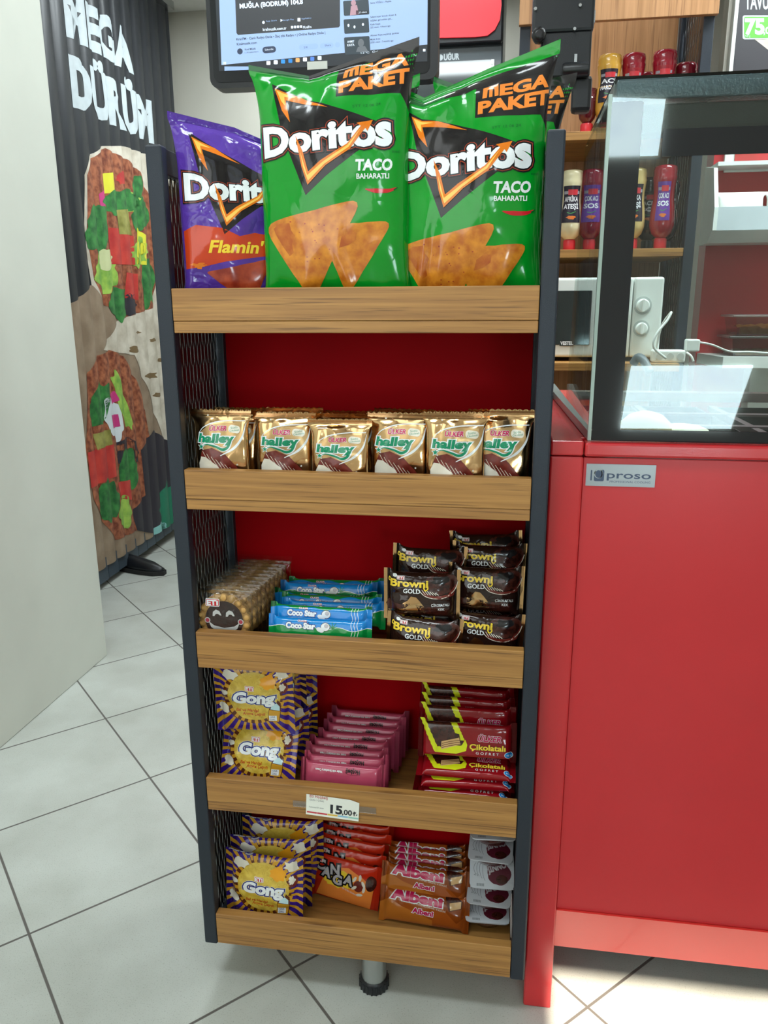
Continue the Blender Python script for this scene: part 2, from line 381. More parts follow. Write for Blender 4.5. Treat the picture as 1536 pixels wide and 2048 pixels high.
def floor_mat():
    m = bpy.data.materials.new('floor_tiles'); m.use_nodes = True; N = m.node_tree.nodes; L = m.node_tree.links; b = N['Principled BSDF']
    tc = N.new('ShaderNodeTexCoord'); sx = N.new('ShaderNodeSeparateXYZ'); L.new(tc.outputs['Object'], sx.inputs[0])
    th = 0.7769; ox, oy, s = -.972, .627, .40
    def M(op, a, b_=None, c=None):
        n = N.new('ShaderNodeMath'); n.operation = op
        for k, v in enumerate((a, b_, c)):
            if v is None: continue
            if isinstance(v, (int, float)): n.inputs[k].default_value = v
            else: L.new(v, n.inputs[k])
        return n.outputs[0]
    X = M('SUBTRACT', sx.outputs[0], ox); Y = M('SUBTRACT', sx.outputs[1], oy)
    U = M('DIVIDE', M('ADD', M('MULTIPLY', X, math.cos(th)), M('MULTIPLY', Y, math.sin(th))), s)
    V = M('DIVIDE', M('ADD', M('MULTIPLY', X, math.sin(th)), M('MULTIPLY', Y, -math.cos(th))), s)
    def edge(u): return M('ABSOLUTE', M('SUBTRACT', M('FRACT', M('ADD', u, .5)), .5))
    d = M('MINIMUM', edge(U), edge(V)); g = N.new('ShaderNodeMapRange'); L.new(d, g.inputs[0]); g.inputs[1].default_value = .0052; g.inputs[2].default_value = .0082
    n1 = N.new('ShaderNodeTexNoise'); n1.inputs['Scale'].default_value = 6; n1.inputs['Detail'].default_value = 8; L.new(tc.outputs['Object'], n1.inputs[0])
    cr = N.new('ShaderNodeValToRGB'); cr.color_ramp.elements[0].position = .35; cr.color_ramp.elements[0].color = lin('#ADB0A9'); cr.color_ramp.elements[1].position = .65; cr.color_ramp.elements[1].color = lin('#BBBFB9'); L.new(n1.outputs['Fac'], cr.inputs[0])
    n3 = N.new('ShaderNodeTexNoise'); n3.inputs['Scale'].default_value = 420; n3.inputs['Detail'].default_value = 3; L.new(tc.outputs['Object'], n3.inputs[0])
    r3 = N.new('ShaderNodeValToRGB'); r3.color_ramp.elements[0].position = .28; r3.color_ramp.elements[0].color = (.55, .53, .5, 1); r3.color_ramp.elements[1].position = .42; r3.color_ramp.elements[1].color = (1, 1, 1, 1); L.new(n3.outputs['Fac'], r3.inputs[0])
    mm = N.new('ShaderNodeMixRGB'); mm.blend_type = 'MULTIPLY'; mm.inputs[0].default_value = .8; L.new(cr.outputs[0], mm.inputs[1]); L.new(r3.outputs[0], mm.inputs[2])
    mx = N.new('ShaderNodeMixRGB'); L.new(g.outputs[0], mx.inputs[0]); mx.inputs[1].default_value = lin('#5D5955'); L.new(mm.outputs[0], mx.inputs[2]); L.new(mx.outputs[0], b.inputs['Base Color'])
    rg = N.new('ShaderNodeMapRange'); L.new(g.outputs[0], rg.inputs[0]); rg.inputs[3].default_value = .8; rg.inputs[4].default_value = .38; L.new(rg.outputs[0], b.inputs['Roughness'])
    bp = N.new('ShaderNodeBump'); bp.inputs['Strength'].default_value = .5; bp.inputs['Distance'].default_value = .001; L.new(g.outputs[0], bp.inputs['Height']); L.new(bp.outputs[0], b.inputs['Normal'])
    return m
def struct(name, mb, m, bevel=0): return tag(mb.build(name, m, bevel=bevel), kind='structure')
struct('floor', MB().box((-2.0, -2.1, -.05), (2.6, 3.5, 0)), floor_mat())
struct('ceiling', MB().box((-2.0, -2.1, 2.80), (2.6, 3.5, 2.9)), M_CEIL)
struct('wall_back', MB().box((-2.0, 3.4, 0), (2.6, 3.5, 2.8)), M_WALLB)
struct('wall_right', MB().box((2.5, -2.0, 0), (2.6, 3.4, 2.8)), M_WALLB)
struct('wall_left', MB().box((-1.15, -2.0, 0), (-.91, 1.348, 2.8)), mat('left_plaster', '#C6C9BE', .75, bump=.25, bscale=14, var=.03, vscale=4), bevel=.004)
struct('wall_left_rear', MB().box((-2.0, 1.1, 0), (-1.45, 3.4, 2.8)), M_WALLB)
# front wall behind the photographer, with a high slot added to shape the sun patch
wf = MB()
wf.box((-2.0, -2.1, 2.58), (2.6, -2.0, 2.8)); wf.box((-2.0, -2.1, 0), (.655, -2.0, 2.58)); wf.box((1.75, -2.1, 0), (2.6, -2.0, 2.58)); wf.box((.655, -2.1, 0), (1.75, -2.0, 2.20))
struct('wall_front', wf, M_WALLB)
M_GLOWP = mat('glowing_pane', '#DDF4FF', .5, emit=15)  # glowing panes added and shaped for the bright reflections in the counter glass
def quad_pane(name, pts, frame):
    n = len(pts); mb = MB(); mb.prism([(x, -1.985, z) for x, z in pts], (0, -.01, 0)); o = struct(name, mb, M_GLOWP); return o
quad_pane('reflection_pane_1', [(1.018, 1.024), (1.473, 1.030), (1.415, .782), (.993, .776)], None)
quad_pane('reflection_pane_2', [(.828, 1.998), (1.069, 1.980), (1.057, 1.792), (.836, 1.793)], None)

# ------------------------------------------------------------------ the snack stand
XW = .60; PW = .025; LIPH = .048; BRD = .018; YB = .235
LIPS = [1.288, 1.0085, .728, .448, .157]
SURF = [t-LIPH for t in LIPS]
stand = thing('display_stand', 'tall dark steel snack stand with five walnut shelves and a red back panel', 'display stand', (.3, .12, 0))
def expanded(mb, x, y0, y1, z0, z1, py=.0155, pz=.062, th=.0014, w=.0016):
    ny = int(round((y1-y0)/py*2)); nzr = int((z1-z0)/(pz/2))
    for j in range(nzr):
        for i in range(ny):
            if (i+j) % 2: continue
            cy = y0+(i+.5)*py/2; cz = z0+(j+.5)*pz/2
            hy, hz = py/2, pz/2*1.0
            o = [(cy, cz-hz), (cy+hy, cz), (cy, cz+hz), (cy-hy, cz)]
            sh = .54; inn = [(cy, cz-hz*.80), (cy+hy*sh*.45, cz-hz*.40), (cy+hy*sh*.45, cz+hz*.40), (cy, cz+hz*.80), (cy-hy*sh*.45, cz+hz*.40), (cy-hy*sh*.45, cz-hz*.40)]
            oo = [o[0], ((o[0][0]+o[1][0])/2, (o[0][1]+o[1][1])/2), ((o[2][0]+o[1][0])/2, (o[2][1]+o[1][1])/2), o[2], ((o[2][0]+o[3][0])/2, (o[2][1]+o[3][1])/2), ((o[0][0]+o[3][0])/2, (o[0][1]+o[3][1])/2)]
            oo = [(min(max(a, y0), y1), min(max(b, z0), z1)) for a, b in oo]; inn = [(min(max(a, y0), y1), min(max(b, z0), z1)) for a, b in inn]
            r = o[1]; l = o[3]
            vs = [(x, a, b) for a, b in oo]+[(x, a, b) for a, b in inn]; vs += [(x+th, a, b) for _, a, b in vs]
            fs = []
            for k in range(6):
                k2 = (k+1) % 6; fs += [(k, k2, 6+k2, 6+k), (12+k, 18+k, 18+k2, 12+k2), (6+k, 6+k2, 18+k2, 18+k)]
            # side corner triangles
            rr = (x, min(max(r[0], y0), y1), min(max(r[1], z0), z1)); ll = (x, min(max(l[0], y0), y1), min(max(l[1], z0), z1)); b0 = len(vs); vs += [rr, ll, (x+th, rr[1], rr[2]), (x+th, ll[1], ll[2])]
            fs += [(1, b0, 2), (4, b0+1, 5), (13, 14, b0+2), (16, 17, b0+3)]
            mb.add(vs, fs)
for side, x0 in (('left', 0.0), ('right', XW-PW)):
    MB().box((x0, 0, .088), (x0+PW, .022, 1.4895)).build('front_post', M_STEEL, stand, bevel=.003)
    MB().box((x0, YB-.02, .088), (x0+PW, YB+.01, 1.4895)).build('rear_post', M_STEEL, stand, bevel=.002)
    MB().box((x0+.004, .022, 1.452), (x0+PW-.004, YB-.02, 1.4880)).build('side_rail', M_STEEL, stand, bevel=.001); MB().box((x0+.004, .022, .088), (x0+PW-.004, YB-.02, .115)).build('side_rail', M_STEEL, stand, bevel=.001)
    g = MB(); xm = x0+.0115
    expanded(g, xm, .040, YB-.022, .115, 1.452)
    g.box((xm-.001, .022, .115), (xm+.002, .042, 1.452)); g.build('mesh_side_panel', mat('glossy_black_mesh', '#0E1114', .3, coat=.3), stand)
MB().box((PW, YB-.008, .095), (XW-PW, YB, 1.452)).build('back_panel', M_REDB, stand)
MB().box((PW, YB-.012, 1.452), (XW-PW, YB+.006, 1.484)).build('top_rail', M_WOOD, stand, bevel=.001)
for k, t in enumerate(LIPS):
    b = MB().box((PW+.0006, .001, t-LIPH-BRD), (XW-PW-.0006, YB-.0085, t-LIPH-.0004)).build('shelf_board', M_WOOD, stand, bevel=.0012)
    l = MB().box((PW+.0006, .0, t-LIPH), (XW-PW-.0006, .018, t)).build('shelf_lip', M_WOOD, stand, bevel=.0012)
for fx, fy in ((.32, .039), (.32, .195)):
    ft = MB().lathe((fx, fy, 0), [(.024, .020), (.0245, .0905)], 32).build('foot', M_CHROME, stand)
    c = MB(); vs = []
    for k in range(72):
        pass
    prof = [(.0265, .0), (.0275, .004), (.0275, .020), (.0245, .023)]
    c.lathe((fx, fy, 0), prof, 40)
    for k in range(20):
        a = 2*math.pi*k/20; c.lathe((fx+.0268*math.cos(a), fy+.0268*math.sin(a), .0), [(.0022, .001), (.0022, .019)], 8)
    c.build('levelling_ring', M_BLACK, ft)
# ------------------------------------------------------------------ the red refrigerated counter
cnt = thing('refrigerated_counter', 'red refrigerated counter with a glass sneeze guard and silver maker badge', 'counter', (1.15, .4, 0))
CX1 = 2.05; CD = .80
MB().box((.602, .033, 0), (.652, .060, 1.038)).build('leg_panel', M_RED, cnt, bevel=.003)
MB().box((.606, .060, .0), (.640, CD, 1.038)).build('side_panel', M_RED, cnt, bevel=.002)
cap = MB(); cap.box((.602, .030, 1.0395), (.651, .080, 1.062)); cap.build('corner_cap', M_RED, cnt, bevel=.003)
MB().box((.6525, .040, .2165), (CX1, .07, 1.036)).build('front_panel', mat('red_front_sheet', '#C4242B', .36, coat=.25, bump=.04, bscale=700, var=.02), cnt, bevel=.001)
kb = MB(); kb.prism([(.6525, .036, .2155), (.6525, .052, .124), (.6525, .056, .124), (.6525, .056, .2155)], (CX1-.6525, 0, 0)); kb.build('kick_band', mat('red_kick_sheet', '#DE3A36', .3, coat=.15, var=.02), cnt)
MB().box((.66, .10, .13), (CX1, CD, .20)).build('underside', M_BLACK, cnt)
for x in (.75, 1.9):
    MB().lathe((x, .65, 0), [(.02, 0), (.02, .13)], 16).build('foot', M_CHROME, cnt)
led = MB(); led.box((.6525, .030, 1.0385), (CX1, .062, 1.060)); led.build('front_ledge', M_RED, cnt, bevel=.004)
MB().box((.602, .080, 1.0395), (.690, CD, 1.060)).build('side_ledge', M_RED, cnt, bevel=.002)
MB().box((.690, .76, 1.0395), (CX1, CD, 1.060)).build('rear_ledge', M_CHROME, cnt)
# inner well lined with steel: walls, floor, pans
well = MB(); well.box((.690, .062, .86), (CX1, .066, 1.0385)); well.box((.690, .066, .85), (CX1, .76, .862)); well.box((.690, .066, .86), (.694, .76, 1.0385)); well.build('steel_well', M_CHROME, cnt)
rails = MB()
for y in (.12, .42, .60): rails.box((.694, y, 1.020), (CX1, y+.022, 1.032))
for x in (.83, 1.0, 1.17, 1.34, 1.51): rails.box((x, .066, 1.018), (x+.014, .76, 1.030))
rails.build('divider_rail', mat('dull_steel', '#7D7377', .35, metal=.8), cnt)
M_PAN = mat('dark_pan', '#3A3C3E', .3, metal=.3)
R = random.Random(5)
foods = [('#E2C552', '#B99A30'), ('#F3EDC8', '#E3D48F'), ('#D9C84C', '#8E9C2C'), ('#F0E9D0', '#C9C39B'), ('#B6402C', '#8A2A1E'), ('#7FA03A', '#4E6C22'), ('#E2C552', '#B99A30'), ('#D9C84C', '#8E9C2C')]
fi = 0
for r_, (ya, yb) in enumerate(((.145, .418), (.445, .598), (.625, .755))):
    for x in (.70, .846, 1.016, 1.186, 1.356):
        x2 = x+.126
        p = MB(); h = .93
        p.box((x, ya, h), (x2, yb, h+.004)); p.box((x, ya, h), (x+.003, yb, 1.028)); p.box((x2-.003, ya, h), (x2, yb, 1.028)); p.box((x, ya, h), (x2, ya+.003, 1.028)); p.box((x, yb-.003, h), (x2, yb, 1.028))
        p.build('food_pan', M_PAN, cnt)
# display case: black framed glass front, sloped side glass, top bar
GL = mat('clear_glass', '#F4FBFA', .0, kind='glass', alpha=.0, var=.0)
GLS = mat('clear_side_glass', '#F4FBFA', .0, kind='glass', alpha=.0, var=.0, fres=.4)
SM = mat('smoked_film', '#8F8C88', .0, kind='glass', alpha=.02, var=.02)
FR = mat('black_glass_border', '#10151B', .035, coat=0, spec=.6, var=.02)
yg = .050
def G(px, py, y=yg): return at(px, py, y=y)
a0 = G(1172, 880); a1 = G(1536, 884)
XL = .6635
MB().box((XL, yg, 1.0605), (CX1, yg+.004, 1.558)).build('front_glass', GL, cnt)
fr = MB(); fr.box((XL, yg-.0012, 1.0605), (CX1, yg-.0002, 1.078)); fr.box((XL-.001, yg-.0012, 1.078), (G(1266, 500).x, yg-.0002, 1.53)); fr.box((XL+.07, yg-.0012, G(1400, 311).z), (CX1, yg-.0002, G(1400, 256).z))
fr.build('glass_border', FR, cnt)
sg = MB(); sg.prism([(XL-.004, yg, 1.0605), (XL-.004, .56, 1.0605), (XL-.004, .42, 1.54), (XL-.004, yg, 1.54)], (.004, 0, 0)); sg.build('side_glass', GLS, cnt)
se = MB(); se.box((XL-.006, yg-.002, 1.0605), (XL-.001, yg+.006, 1.54)); se.build('glass_edge', mat('green_glass_edge', '#9DB0A6', .2), cnt)
tb = MB(); tb.box((XL+.004, .075, G(1300, 184, .075).z+.006), (CX1, .36, G(1215, 160, .10).z)); 
MB().box((XL+.006, .062, 1.535), (CX1, .095, 1.561)).build('top_bar', mat('blue_black_bar', '#33464F', .16, coat=.3, bump=.35, bscale=220), cnt, bevel=.002)
MB().box((XL+.02, .070, 1.492), (CX1, .105, 1.530)).build('lamp_rail', mat('dark_lamp_rail', '#2A2B26', .5, bump=.5, bscale=900), cnt, bevel=.002)
MB().box((XL+.004, .062, 1.5615), (CX1, .42, 1.5650)).build('top_glass', GL, cnt)
sk = MB(); p0, p1 = Vector((.6275, .79, 1.0615)), Vector((.660, .052, 1.0615))
sk.prism([p0+Vector((0, 0, 0)), p0+Vector((.020, 0, 0)), p1+Vector((.004, 0, 0)), p1+Vector((-.003, 0, 0))], (0, 0, .014)); sk.build('glass_channel', mat('aluminium_channel', '#9DA8A4', .3, metal=.7), cnt, bevel=.001)
# badge
bd = thing('maker_badge', 'silver rectangular badge stuck on the red counter front under the ledge', 'badge', (.70, .04, 1.0))
q0 = at(1172, 928, y=.039); q1 = at(1309, 974, y=.039)
q0.x += .001; 
k = (q1.x-q0.x)/137
art = Art(lambda x, y: (x*k, -y*k))
MD = mat('badge_ink', '#3B4A62', .4)
art.rrect(9, 13, 12, 35, 1.4, MD, 1); art.rrect(16, 12, 36, 36, 3, MD, 1); art.ell(24.5, 20.5, 8.5, 9.5, mat('badge_silver', '#9DA3A6', .3, metal=.4), 2); art.ell(24.5, 21, 6.4, 8, MD, 3)
art.poly([(16, 12), (20, 12), (16, 24)], mat('badge_silver'), 2); art.poly([(28, 12), (31, 12), (34, 20), (30, 29), (26, 30), (30, 22)], mat('badge_silver'), 2)
art.text('proso', 42, 29, 15.5, 86, MD, 1, bold=.012); art.text('PROFESSIONAL COOLING', 48, 38, 4.2, 80, MD, 1)
zz = (q0.z+q1.z)/2
Gd = [[Vector((q0.x+137*k*i/8, .0388, zz+23*k-46*k*(1-j/4))) for i in range(9)] for j in range(5)]
sh = Sheet(0, -46*k, 137*k/8, 46*k/4, Gd)
MB().box((q0.x, .0388, zz-23*k), (q0.x+137*k, .0400, zz+23*k)).build('plate', mat('badge_silver'), bd, bevel=.0005)
me = sheets_mesh('lettering', [sh], [art], [mat('badge_silver')]); o = put(me, 'lettering', (-bd.location.x, -bd.location.y-.0003, -bd.location.z)); o.parent = bd
# ------------------------------------------------------------------ packaging inks and films
def film(key, col, rough=.16, ch=.35, bs=26, metal=0.0, **k): return mat(key, col, rough, metal=metal, coat=.38 if not metal else 0, spec=.35, ch=ch, bscale=bs, var=.03, **k)
F_GREEN = film('green_film', '#029024', ch=.45); F_DGREEN = film('dark_green_film', '#045A26'); F_PURPLE = film('purple_film', '#56369C', ch=.9, bs=42)
F_BLACK = film('black_ink', '#1C1A1C'); F_WHITE = film('white_ink', '#E9EEF0'); F_RED = film('red_ink', '#C8202B'); F_ORANGE = film('orange_ink', '#F08A38')
F_YEL = film('yellow_ink', '#F5D33C'); F_THIN = film('thin_red_line', '#B4472E'); F_FLAME = film('flame_ink', '#E07818'); F_FLAMEL = film('flame_light', '#FBC65A')
F_CHIP = mat('tortilla_print', '#DE8F2A', .2, coat=.5, ch=.3, bscale=26, color2='#B8641C', vscale=60); F_CHIPR = mat('red_tortilla_print', '#B5482A', .2, coat=.5, ch=.3, bscale=26, color2='#8E2C1C', vscale=60)
F_CHIPD = mat('tortilla_seasoned', '#C87426', .2, coat=.5, ch=.3, bscale=26, color2='#AE5218', vscale=70)
F_BANDR = film('orange_red_band', '#C8401C')
F_GOLD = mat('gold_foil', '#DCB482', .16, metal=1.0, ch=.55, bscale=24, var=.06); F_GOLDM = mat('matte_gold_print', '#C9A470', .3, metal=.5, ch=.35, bscale=24, var=.05)
F_GRN2 = film('emerald_ink', '#0E8A62'); F_CREAM = film('cream_ink', '#E8E2D2', vscale=80); F_CHOC = mat('chocolate_print', '#7A2A20', .3, coat=.3, color2='#5A1A14', vscale=90)
F_PINK = film('magenta_ink', '#C21E56')
F_NAVY = film('navy_ink', '#1B2A78'); F_BLUE = film('azure_film', '#1487D6'); F_GREEN3 = film('leaf_green_ink', '#0A8A3E')
F_BRN = film('dark_brown_film', '#2A1712', rough=.12, ch=.6, bs=40); F_MUFF = mat('muffin_print', '#4A2018', .25, coat=.4, color2='#2E120E', vscale=120)
F_VIOLET = film('violet_film', '#3A1F86', ch=.5, bs=40); F_OCHRE = film('ochre_ink', '#D09A2C'); F_RICE = mat('rice_cake_print', '#E0C452', .3, coat=.3, color2='#C6A436', vscale=75, bump=.3, bscale=80)
F_BROWN2 = film('brown_ink', '#5A2C18'); F_ROSE = film('rose_film', '#B54762', rough=.22, ch=.25, bs=30); F_MAROON = film('maroon_ink', '#7A1C38')
F_RUBY = film('ruby_film', '#8E0E18', rough=.12); F_LIME = film('lime_ink', '#D8E01E'); F_TAN = film('wafer_ink', '#D8B078')
F_TANG = film('tangerine_film', '#C42C14', bs=40); F_GREY = film('grey_ink', '#B8B4B8'); F_CARA = film('caramel_film', '#A2501A', rough=.14, ch=.45, bs=34); F_CARD = film('caramel_dark', '#8A4012')
F_PAPER = mat('white_paper', '#EEF0E6', .6)
CLEAR = mat('clear_wrapper', '#FFFFFF', .06, kind='film', alpha=.015, ch=.3, bscale=60, var=.0, fres=.75)

def eti(a, x, y, w, L=6):
    h = w*.42; a.rrect(x-w*.08, y-h*1.25, x+w*1.08, y+h*.28, w*.1, F_WHITE, L); a.rrect(x-w*.03, y-h*1.12, x+w*1.03, y+h*.16, w*.08, F_RED, L+1)
    a.text('ETi', x+w*.06, y, h, w*.88, F_WHITE, L+2, bold=.045)
def ulker(a, x, y, w, L=6, rot=0): a.otext('ÜLKER', x, y, w*.26, w, [(F_WHITE, .03), (F_PINK, -.005)], L, bold=.045, shear=.2, rot=rot)
def rnd_tri(a, P, r, m, L, seed=1, jag=1.6):
    """triangle with rounded corners and slightly wavy edges"""
    R = random.Random(seed); out = []
    for i in range(3):
        A, B, C_ = Vector(P[i-1]), Vector(P[i]), Vector(P[(i+1) % 3]); u = (A-B).normalized(); v = (C_-B).normalized()
        p0, p2 = B+u*r, B+v*r
        for k in range(5): t = k/4; q = p0*(1-t)**2+B*2*t*(1-t)+p2*t*t; out.append((q.x, q.y))
        nx_ = C_-v*r; p2
        for k in range(1, 7): t = k/7; q = p2.lerp(C_-v*r, t); out.append((q.x+(R.random()-.5)*jag, q.y+(R.random()-.5)*jag))
    a.poly(out, m, L)
def chips_logo(a, ox=0, oy=0, s=1.0, tilt=0.0, dx=0):
    """black wedge, flame strokes and lettering of the tortilla chip bags, in photo pixels of the middle bag"""
    def q(pts): return [(ox+(x-650)*s, oy+(y-265)*s) for x, y in pts]
    a.poly(q([(540, 160), (652, 210), (745, 250), (770, 262), (700, 312), (650, 350), (609, 386), (594, 345), (574, 290), (560, 250)]), F_BLACK, 1)
    a.poly(q([(547, 170), (600, 187), (654, 216), (612, 203), (569, 193), (574, 215), (580, 240), (562, 215)]), F_FLAME, 3); a.poly(q([(551, 174), (590, 188), (566, 186), (568, 205), (560, 195)]), F_FLAMEL, 4)
    fn = lambda u, v: (u, v*(1.16-.5*u+.56*u*u)+.08*math.sin(u*math.pi)+.0)
    x0, y0 = ox+(526-650)*s, oy+(306-265)*s
    rot = -.115+tilt
    for i, (m, e) in enumerate(((F_BLACK, .085), (F_THIN, .052), (F_BLACK, .038), (F_WHITE, 0))):
        a.text('Doritos', x0, y0, 50*s, 246*s, m, 5+i, bold=.046+e, rot=-rot*.45, fn=fn)
    a.poly(q([(592, 268), (606, 300), (616, 340), (640, 320), (690, 290), (716, 258), (708, 252), (738, 248), (728, 268), (724, 262), (696, 300), (650, 330), (614, 366), (603, 330)]), F_FLAME, 10)
    a.poly(q([(601, 300), (614, 347), (645, 323), (692, 292), (716, 262), (694, 296), (648, 327), (615, 358), (606, 330)]), F_FLAMEL, 11)
def green_art(dy=0):
    k = .000772; a = Art(lambda x, y: ((x-657)*k, (641-y)*.000702-dy))
    chips_logo(a, 650, 265, 1.0)
    a.text('TACO', 706, 341, 21, 68, F_WHITE, 3, bold=.04, shear=.08); a.text('BAHARATLI', 708, 357, 10, 61, F_WHITE, 3, bold=.025)
    a.stroke([(724, 377), (738, 380), (755, 381), (770, 380), (784, 375)], [2, 9, 8, 3], F_RED, 3); a.stroke([(778, 379), (786, 374)], [3, 2], F_DGREEN, 4)
    a.text('BRAND', 775, 309, 4, 16, F_DGREEN, 2)
    rnd_tri(a, [(632, 448), (778, 438), (684, 592)], 26, F_CHIP, 3, 3); rnd_tri(a, [(512, 442), (720, 393), (614, 602)], 34, F_CHIP, 4, 4)
    a.poly([(538, 450), (552, 441), (574, 440), (577, 455), (585, 466), (578, 483), (581, 500), (572, 507), (556, 484), (543, 462)], F_CHIPD, 5); a.poly([(677, 470), (694, 458), (706, 462), (704, 476), (690, 486), (672, 492)], F_CHIPD, 5)
    R = random.Random(2)
    for _ in range(22):
        x, y = R.uniform(570, 680), R.uniform(430, 520)
        if abs(x-620) < (580-y)*.42: a.ell(x, y, R.uniform(1, 2), R.uniform(.8, 1.6), F_CHIPR, 6, n=7)
    a.poly([(668, 138), (702, 131), (840, 124), (840, 250), (812, 234), (790, 205), (668, 196)], F_BLACK, 1)
    a.poly([(681, 143), (708, 141), (709, 162), (702, 162), (701, 147), (698, 147), (698, 162), (692, 162), (692, 148), (689, 148), (688, 162), (680, 162)], F_ORANGE, 3); a.text('EGA', 713, 162, 19, 88, F_ORANGE, 3, bold=.045); a.text('PAKET', 675, 189, 22, 130, F_ORANGE, 3, bold=.048)
    a.rect(470, 120, 610, 138, F_DGREEN, 2); a.rect(610, 120, 850, 139, F_BLACK, 2)
    a.text('STT 12 06 24', 700, 222, 5, 52, F_DGREEN, 2)
    return a
def lerpf(xs, s):
    for (a, va), (b, vb) in zip(xs, xs[1:]):
        if s <= b: return va+(vb-va)*(s-a)/(b-a)
    return xs[-1][1]
def topwarp(xs, p=5, lean=0.0, fwd=0.0):
    def w(P, s, t):
        P.z += lerpf(xs, s)*max(0, t)**p; P.y += lean*t+fwd*math.sin(s*9)*t**10*.006; return P
    return w
bagA = pack_mesh('green_chip_bag', .360, .224, .072, n=2.3, p=2.6, q=1.7, seal=.012, art=green_art(), base=F_GREEN, seed=3, nc=64, na=84, crump=.0045, cf=11, ridge=.0042, rf=62, rl=.05, warp=topwarp([(0, .004), (.36, -.014), (1, .028)], 6))
bagB = pack_mesh('green_chip_bag', .344, .216, .072, n=2.3, p=2.4, q=1.7, seal=.012, art=green_art(.034), base=F_GREEN, seed=9, nc=64, na=84, crump=.006, cf=10, ridge=.005, rf=55, rl=.07, warp=topwarp([(0, -.006), (.22, -.030), (.6, .004), (1, .034)], 5))
sx = at(657, 350, y=.022).x
ZS = SURF[0]
put(bagA, 'chip_bag', (sx, .066, ZS), label='big green tortilla chip bag in the middle of the top shelf', cat='chip bag', group='chip bags on the top shelf')
put(bagB, 'chip_bag', (at(944, 350, y=.022).x-.006, .080, ZS), rz=-3, label='big green tortilla chip bag at the right end of the top shelf, in front', cat='chip bag', group='chip bags on the top shelf')
put(bagA, 'chip_bag', (.462, .180, ZS-.002), rz=-3, ry=8, sc=(.86, .7, .98), label='green tortilla chip bag whose corner shows behind the right front bag', cat='chip bag', group='chip bags on the top shelf')
put(bagB, 'chip_bag', (.272, .180, ZS), rz=2, sc=(.90, .7, .985), label='green tortilla chip bag hidden between and behind the two front green bags', cat='chip bag', group='chip bags on the top shelf')
def purple_art():
    k = .00081; a = Art(lambda x, y: ((x-455)*k, (637-y)*.00075))
    chips_logo(a, 455, 370, .80, tilt=.12)
    a.poly([(345, 462), (370, 450), (420, 455), (450, 470), (480, 462), (520, 468), (565, 450), (565, 500), (520, 505), (470, 512), (420, 520), (380, 530), (345, 535)], F_BANDR, 1)
    a.text("Flamin' Hot", 392, 502, 24, 170, F_YEL, 5, bold=.03, shear=.25)
    rnd_tri(a, [(384, 540), (512, 512), (470, 610)], 7, F_CHIPR, 3, 5); rnd_tri(a, [(500, 545), (580, 535), (530, 620)], 6, F_CHIPR, 2, 7)
    a.ell(372, 528, 14, 5, F_FLAME, 2, jag=.9, seed=4)
    return a
bagP = pack_mesh('purple_chip_bag', .284, .176, .052, n=2.3, p=2.4, q=1.7, seal=.010, art=purple_art(), base=F_PURPLE, seed=12, nc=54, na=64, crump=.006, cf=14, ridge=.005, rf=75, rl=.06, warp=topwarp([(0, .016), (.5, 0), (1, -.035)], 4))
put(bagP, 'chip_bag', (.1115, .078, ZS), rz=27, label='purple tortilla chip bag with an orange band at the left end of the top shelf', cat='chip bag', group='chip bags on the top shelf')

# ---- gold foil biscuits, second shelf
def halley_art(seed=1):
    k = .00082; a = Art(lambda x, y: ((x-441)*k, (988-y)*k)); R = random.Random(seed)
    a.poly([(396, 875), (402, 862), (420, 850), (450, 845), (484, 846), (490, 870), (480, 893), (455, 910), (410, 905)], F_GOLDM, 1)
    a.poly([(398, 912), (404, 898), (425, 893), (452, 905), (474, 930), (488, 948), (492, 988), (395, 988)], F_CHOC, 2)
    a.poly([(393, 925), (400, 911), (412, 912), (436, 929), (446, 945), (452, 988), (393, 988)], F_CREAM, 3)
    for i in range(7): a.stroke([(405+i*9, 900+i*5), (412+i*10, 912+i*6), (418+i*11, 918+i*9)], .9, F_CREAM, 4, n=3)
    a.stroke([(396, 866), (410, 853), (440, 843), (494, 841)], [.8, 2.2, 1.6], F_WHITE, 3); a.stroke([(496, 845), (488, 872), (470, 893), (442, 908)], [1, 4, 5, 1.2], F_WHITE, 3)
    ulker(a, 421, 860, 34, 6)
    a.rrect(459, 850, 484, 864, 6, F_CREAM, 6, rot=.12); a.text('Sütlü', 464, 857, 4, 14, F_GRN2, 7, rot=.12); a.text('Çikolatalı', 462, 862, 3.6, 20, F_GRN2, 7, rot=.12)
    a.otext('halley', 398, 882, 16, 70, [(F_WHITE, .075), (F_GRN2, 0)], 6, bold=.05, shear=.16)
    a.stroke([(404, 889), (418, 885), (434, 890), (447, 896), (459, 892), (466, 874)], [3, 5, 6.5, 8, 7, 7], F_WHITE, 6); a.stroke([(408, 888), (418, 886.5), (434, 891), (447, 896), (458, 891), (465, 876)], [1, 2.5, 4, 5.5, 5, 4.5], F_GRN2, 7)
    a.star(403, 891, 8.5, F_WHITE, 7); a.star(403, 891, 5.8, F_GRN2, 8)
    for x, y in ((415, 832), (475, 925)): a.star(x, y, 2.6, F_CREAM, 2)
    return a
def zig(P, s, t): 
    if t > .995: P.z -= .0016*(int(s*200) % 2)
    return P
hal = [pack_mesh('foil_biscuit_packet', .138+.003*i, .090, .030, n=2.5, p=2.6, q=1.9, seal=.012, art=halley_art(i), base=F_GOLD, seed=20+i, nc=44, na=48, crump=.0042, cf=22, ridge=.0042, rf=90, rl=.028, warp=zig) for i in range(3)]
names6 = ['leftmost', 'second from the left', 'third from the left', 'fourth from the left', 'fifth from the left', 'rightmost']
pxs = [441, 562, 678, 795, 911, 1016]; tops = [818, 826, 838, 827, 823, 821]
